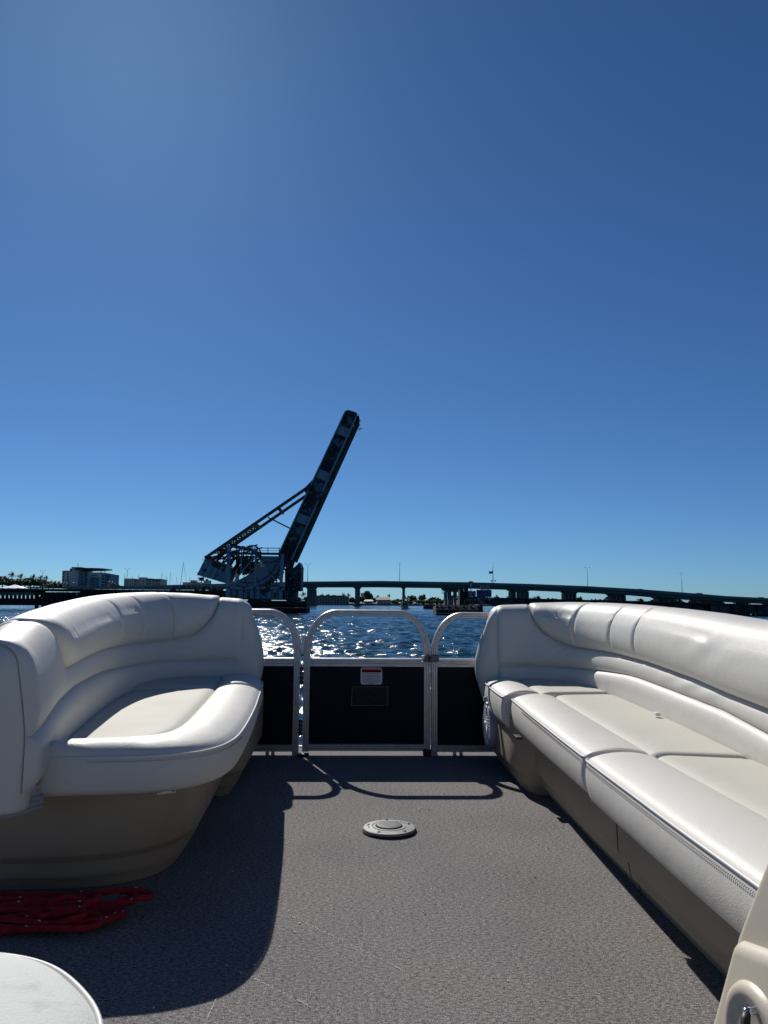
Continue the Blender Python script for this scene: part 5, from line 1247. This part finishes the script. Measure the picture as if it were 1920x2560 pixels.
# ---- ottoman cushion corner at lower left
def near_seat():
    t = thing('swivel_seat', (-.6, .5, 0), 'bright white vinyl seat corner cut off at the lower left', 'seat')
    out = [(-.95, .955), (-.7, .957), (-.5, .952), (-.40, .938), (-.335, .91), (-.28, .855), (-.24, .79), (-.216, .70), (-.208, .58), (-.208, .3), (-.208, 0)]
    q = smooth2(out, 12); tt = np.gradient(q, axis=0); tt /= np.linalg.norm(tt, axis=1)[:, None]; n = np.stack([tt[:, 1], -tt[:, 0]], -1)   # inward (towards the seat)
    c = np.array([-.62, .45])
    if ((c-q[40])*n[40]).sum() < 0: n = -n
    rows = [(.02, .28), (-.002, .29), (-.008, .34), (-.006, .395), (0, .4175), (.002, .419), (.008, .4255), (.02, .4325), (.05, .441), (.09, .4455), (.14, .447)]
    P = np.stack([np.concatenate([q+n*o, np.full((len(q), 1), z)], 1) for o, z in rows], 1)
    last = P[:, -1]; extra = [np.concatenate([last[:, :2]*(1-f)+c*f, np.full((len(q), 1), .447-.006*f)], 1) for f in (.25, .5, .75, 1.0)]
    P = np.concatenate([P, np.stack(extra, 1)], 1)
    grid_obj('seat_cushion', P, M['vinyl_white'], t)
    MB().tube(np.concatenate([q-n*.001, np.full((len(q), 1), .4190)], 1).tolist(), .0030, 8).build('piping', M['piping'], t, True)
    MB().prismz([(x, y) for x, y in (q+n*.05)[::4]]+[(-.95, 0)], 0, .285).build('seat_base', M['base'], t)
near_seat()

# ---- console at lower right
def console():
    t = thing('helm_console', (.62, .95, 0), 'beige plastic helm console panel cut off at the lower right', 'console')
    def slab(name, poly, x0, dep, mat, bev):     # outline in (y, z), facing the aisle, going off to the right
        bm = bmesh.new(); n = len(poly)
        a = [bm.verts.new((x0, y, z)) for y, z in poly]; b = [bm.verts.new((x0+dep, y+.02, z)) for y, z in poly]
        bm.faces.new(a[::-1]); bm.faces.new(b)
        for i in range(n): bm.faces.new((a[i], a[(i+1) % n], b[(i+1) % n], b[i]))
        bmesh.ops.recalc_face_normals(bm, faces=bm.faces[:])
        bmesh.ops.bevel(bm, geom=bm.edges[:], offset=bev, segments=6, affect='EDGES', profile=.5)
        me = bpy.data.meshes.new(name); bm.to_mesh(me); bm.free(); me.materials.append(mat)
        o = bpy.data.objects.new(name, me); COL.objects.link(o); setparent(o, t); return autosmooth(o, 50)
    slab('console_body', [(.958, .424), (.86, .448), (.70, .47), (.30, .48), (.30, 0), (1.17, 0), (1.026, .297)], .45, .45, M['console'], .016)
    slab('upper_panel', [(.978, .40), (.972, .420), (.925, .489), (.886, .545), (.80, .66), (.72, .74), (.32, .80), (.32, .40)], .463, .42, M['console'], .010)
    R0 = .072; c = (.449, .897, .322)
    o = MB().lathe([(R0+.006, .004), (R0+.002, -.004), (R0-.004, -.0075), (R0-.010, -.0065), (R0-.018, -.003), (.02, -.0005), (0, -.0005)], (0, 0, 0), 64, 'X').build('switch_dish', M['console'], None, True)
    o.location = c; setparent(o, t)
    k = MB().lathe([(0, -.013), (.0026, -.012), (.004, -.009), (.0048, -.004), (.0048, .006)], (0, 0, 0), 28, 'X').build('key_switch', M['chrome'], None, True); k.location = (.444, .895, .374); setparent(k, t)
    MB().tube([(.436, .895, .374), (.431, .889, .368), (.428, .882, .352), (.427, .877, .330)], [.0042, .005, .006, .0065], 12).build('switch_lever', M['black'], t, True)
console()

# ---- deck socket
def socket():
    c = onz(973, 2078, 0); t = thing('table_socket', (c.x, c.y, 0), 'round cast metal table socket set in the deck carpet', 'deck socket')
    MB().lathe([(.097, 0), (.0985, .004), (.0985, .007), (0, .007)], (c.x, c.y, 0), 72).build('gasket', M['rubber'], t, True)
    autosmooth(MB().lathe([(.093, .004), (.0945, .008), (.0945, .0125), (.092, .015), (.085, .016), (.066, .018), (.0635, .0185), (.062, .0165), (.060, .0165), (.0585, .019), (.050, .0195), (.0485, .017), (.0485, .010)], (c.x, c.y, 0), 80).build('flange', M['socket'], t), 30)
    pg = MB().lathe([(.047, .008), (.047, .021), (.045, .0235), (.040, .0245), (.02, .0248), (0, .0248)], (c.x, c.y, 0), 64).build('plug', M['socket_plug'], t, True); autosmooth(pg, 40)
    for k in range(5):
        a = radians(95+72*k); x, y = c.x+.078*cos(a), c.y+.078*sin(a)
        s = autosmooth(MB().lathe([(.0065, .0160), (.006, .0185), (.003, .0195), (0, .0195)], (x, y, 0), 16).build('screw', M['chrome'], t), 40)
        MB().bar((x-.003*cos(k), y-.003*sin(k), .0197), (x+.003*cos(k), y+.003*sin(k), .0197), .0012, .0006).build('screw_slot', M['black'], s)
    for a0, n_ in ((52, 9), (-95, 5), (195, 4)):
        mb = MB()
        for k in range(n_):
            a = radians(a0-k*4.6); r0, r1 = .073, .078; mb.bar((c.x+r0*cos(a), c.y+r0*sin(a), .0175), (c.x+r1*cos(a), c.y+r1*sin(a), .0170), .0016, .0008)
        mb.build('raised_mark', M['rubber'], t)
socket()

# ---- fans hung at the lounge ends
def fan(cx, cy, cz, face, lab):
    K = .69
    t = thing('round_fan', (cx, cy, cz-.163*K), lab, 'fan', 'round fans by the gate'); s = face
    def P(prof): return [(r*K, h*s*K) for r, h in prof]
    autosmooth(MB().lathe(P([(.135, 0), (.158, 0), (.163, -.008), (.163, -.05), (.155, -.065), (.10, -.075), (0, -.075)]), (cx, cy, cz), 56, 'X').build('fan_housing', M['fan'], t), 40)
    MB().lathe(P([(0, -.028), (.134, -.028)]), (cx, cy, cz), 40, 'X').build('fan_back', M['fan_in'], t)
    gr = MB()
    for k in range(34):
        a = 2*pi*k/34; b = a+.35
        gr.tube([(cx+s*.004, cy+.03*K*cos(a), cz+.03*K*sin(a)), (cx+s*.008, cy+.09*K*cos(a+.12), cz+.09*K*sin(a+.12)), (cx-s*.001, cy+.136*K*cos(b), cz+.136*K*sin(b))], .0017, 4)
    for rr in (.045, .09, .134): gr.tube([(cx+s*.006*(1 if rr < .12 else 0), cy+rr*K*cos(2*pi*k/40), cz+rr*K*sin(2*pi*k/40)) for k in range(40)], .002, 5, closed=True)
    gr.build('fan_grille', M['grille'], t)
    MB().lathe(P([(.03, .0), (.028, .012), (.015, .018), (0, .019)]), (cx, cy, cz), 24, 'X').build('hub_cap', M['grille'], t, True)
    for k in range(5):
        a = 2*pi*k/5; q = lambda r, d: (cy+r*K*cos(a+d), cz+r*K*sin(a+d))
        MB().add([(cx-s*.008, *q(.025, 0)), (cx-s*.008, *q(.12, -.35)), (cx-s*.016, *q(.12, .45)), (cx-s*.016, *q(.03, .7))], [(0, 1, 2, 3)]).build('fan_blade', M['fan_in'], t)
    sb = MB(); zt = cz+.163*K; xo = cx-s*.02
    for k in range(3): sb.tube([(xo-.032, cy, zt+.022-k*.008), (xo-.015, cy-.02, zt+.028-k*.009), (xo, cy-.03, zt+.022-k*.008), (xo+.015, cy-.02, zt+.028-k*.009), (xo+.028, cy, zt+.024-k*.008)], .0042, 6)
    sb.bar((xo, cy-.02, zt+.022), (xo, cy-.008, zt-.004), .010, .003)
    sb.build('hanging_strap', M['strap'], t, True)
    return t
fR = fan(.652, 3.93, .215, -1, 'round white grilled fan strapped to the end of the right lounge')
fL = fan(-.520, 4.03, .225, 1, 'round fan edge on at the end of the left lounge')

# ---- red rope heap
def rope():
    t = thing('rope_coil', (-.9, 2.15, 0), 'heap of red rope lying in loops before the left lounge', 'rope'); g = random.Random(21)
    pts = []
    for k in range(8):
        y0 = 1.91+.25*((k*5) % 8)/8; xr = -.62-.14*g.random(); z = .010+.007*(k % 4); ph = g.uniform(0, 6)
        if k == 3: xr = -.59; y0 = 2.10
        xl = -1.30-.05*g.random(); yr = 2.00+.13*g.random()
        N = 13
        for i in range(N):
            u = i/(N-1); pts.append((xl+(xr-xl)*u, y0*(1-u)+yr*u+.022*sin(u*7+ph)*(1-u*.3)+g.uniform(-.006, .006), z+.010*abs(sin(u*8+ph))))
        r_ = .022+.02*g.random(); cy = pts[-1][1]+r_
        for a in np.linspace(-pi/2, pi/2, 6)[1:-1]: pts.append((xr+r_*1.5*cos(a), cy+r_*sin(a), z+.006+g.uniform(0, .01)))
        y1 = cy+r_; ye = 1.94+.24*((k*3+2) % 8)/8; ph = g.uniform(0, 6)
        for i in range(N):
            u = i/(N-1); pts.append((xr+(xl-xr)*u, y1*(1-u)+ye*u+.02*sin(u*6+ph)*u+g.uniform(-.006, .006), z+.006+.010*abs(sin(u*6+ph))))
        pts.append((xl-.05, ye-.02, .02))
    q = smooth2(pts, 5)
    o = MB().tube(q.tolist(), .0082, 8).build('rope_strand', M['rope'], t, True)
    mb = MB()
    for i in range(20, len(q)-20, 23):
        p = Vector(q[i]); d = (Vector(q[i+1])-p).normalized(); mb.bar(p+Vector((0, -.004, .0080)), p+d*.006+Vector((0, -.004, .0080)), .0012)
    so = mb.build('pale_flecks', M['fleck'], t); so['kind'] = 'stuff'
    # small ring in the heap
    MB().tube([(-.735+.048*cos(a), 2.11+.028*sin(a), .043+.006*sin(a)) for a in np.linspace(0, 2*pi, 25)[:-1]], .0088, 7, closed=True).build('rope_loop', M['rope'], t, True)
rope()

# ---- crumbs and thin scuffs on the carpet
g = np.random.default_rng(12); mb = MB(); mw = MB()
for px, py, s in ((1338, 2195, .003), (1295, 2182, .002), (1063, 2287, .0025), (1049, 2028, .003), (1072, 2025, .003), (1110, 1985, .003)):
    p = onz(px, py, 0); mb.bbox((p.x-s, p.y-s*.6, .001), (p.x+s, p.y+s*.6, .001+s*.8), s*.25)
for k in range(60):
    x, y = g.uniform(-.5, .75), g.uniform(1.5, 3.9); s = g.uniform(.0006, .0017); mw.bbox((x-s, y-s, .001), (x+s, y+s, .001+s*1.6), s*.3)
tag(mb.build('dark_crumbs', M['black']), 'few dark crumbs scattered on the sunlit carpet', None, None, 'stuff')
tag(mw.build('pale_crumbs', M['stick']), 'tiny pale specks scattered on the carpet', None, None, 'stuff')
mb = MB()
for a, b in (((725, 2290), (985, 2415)), ((560, 2410), (780, 2520)), ((985, 2415), (1010, 2432)), ((540, 2500), (520, 2545))):
    N = 46
    for k in range(N):
        if g.random() < .45: continue
        u = k/N; p = onz(a[0]+(b[0]-a[0])*u, a[1]+(b[1]-a[1])*u+g.uniform(-1.5, 1.5), 0); q = onz(a[0]+(b[0]-a[0])*(u+.012), a[1]+(b[1]-a[1])*(u+.012), 0)
        mb.bar((p.x, p.y, .002), (q.x, q.y, .002), .0008, .0005)
tag(mb.build('scuff_threads', M['stick']), 'faint scratch lines of pulled threads across the carpet', None, None, 'stuff')
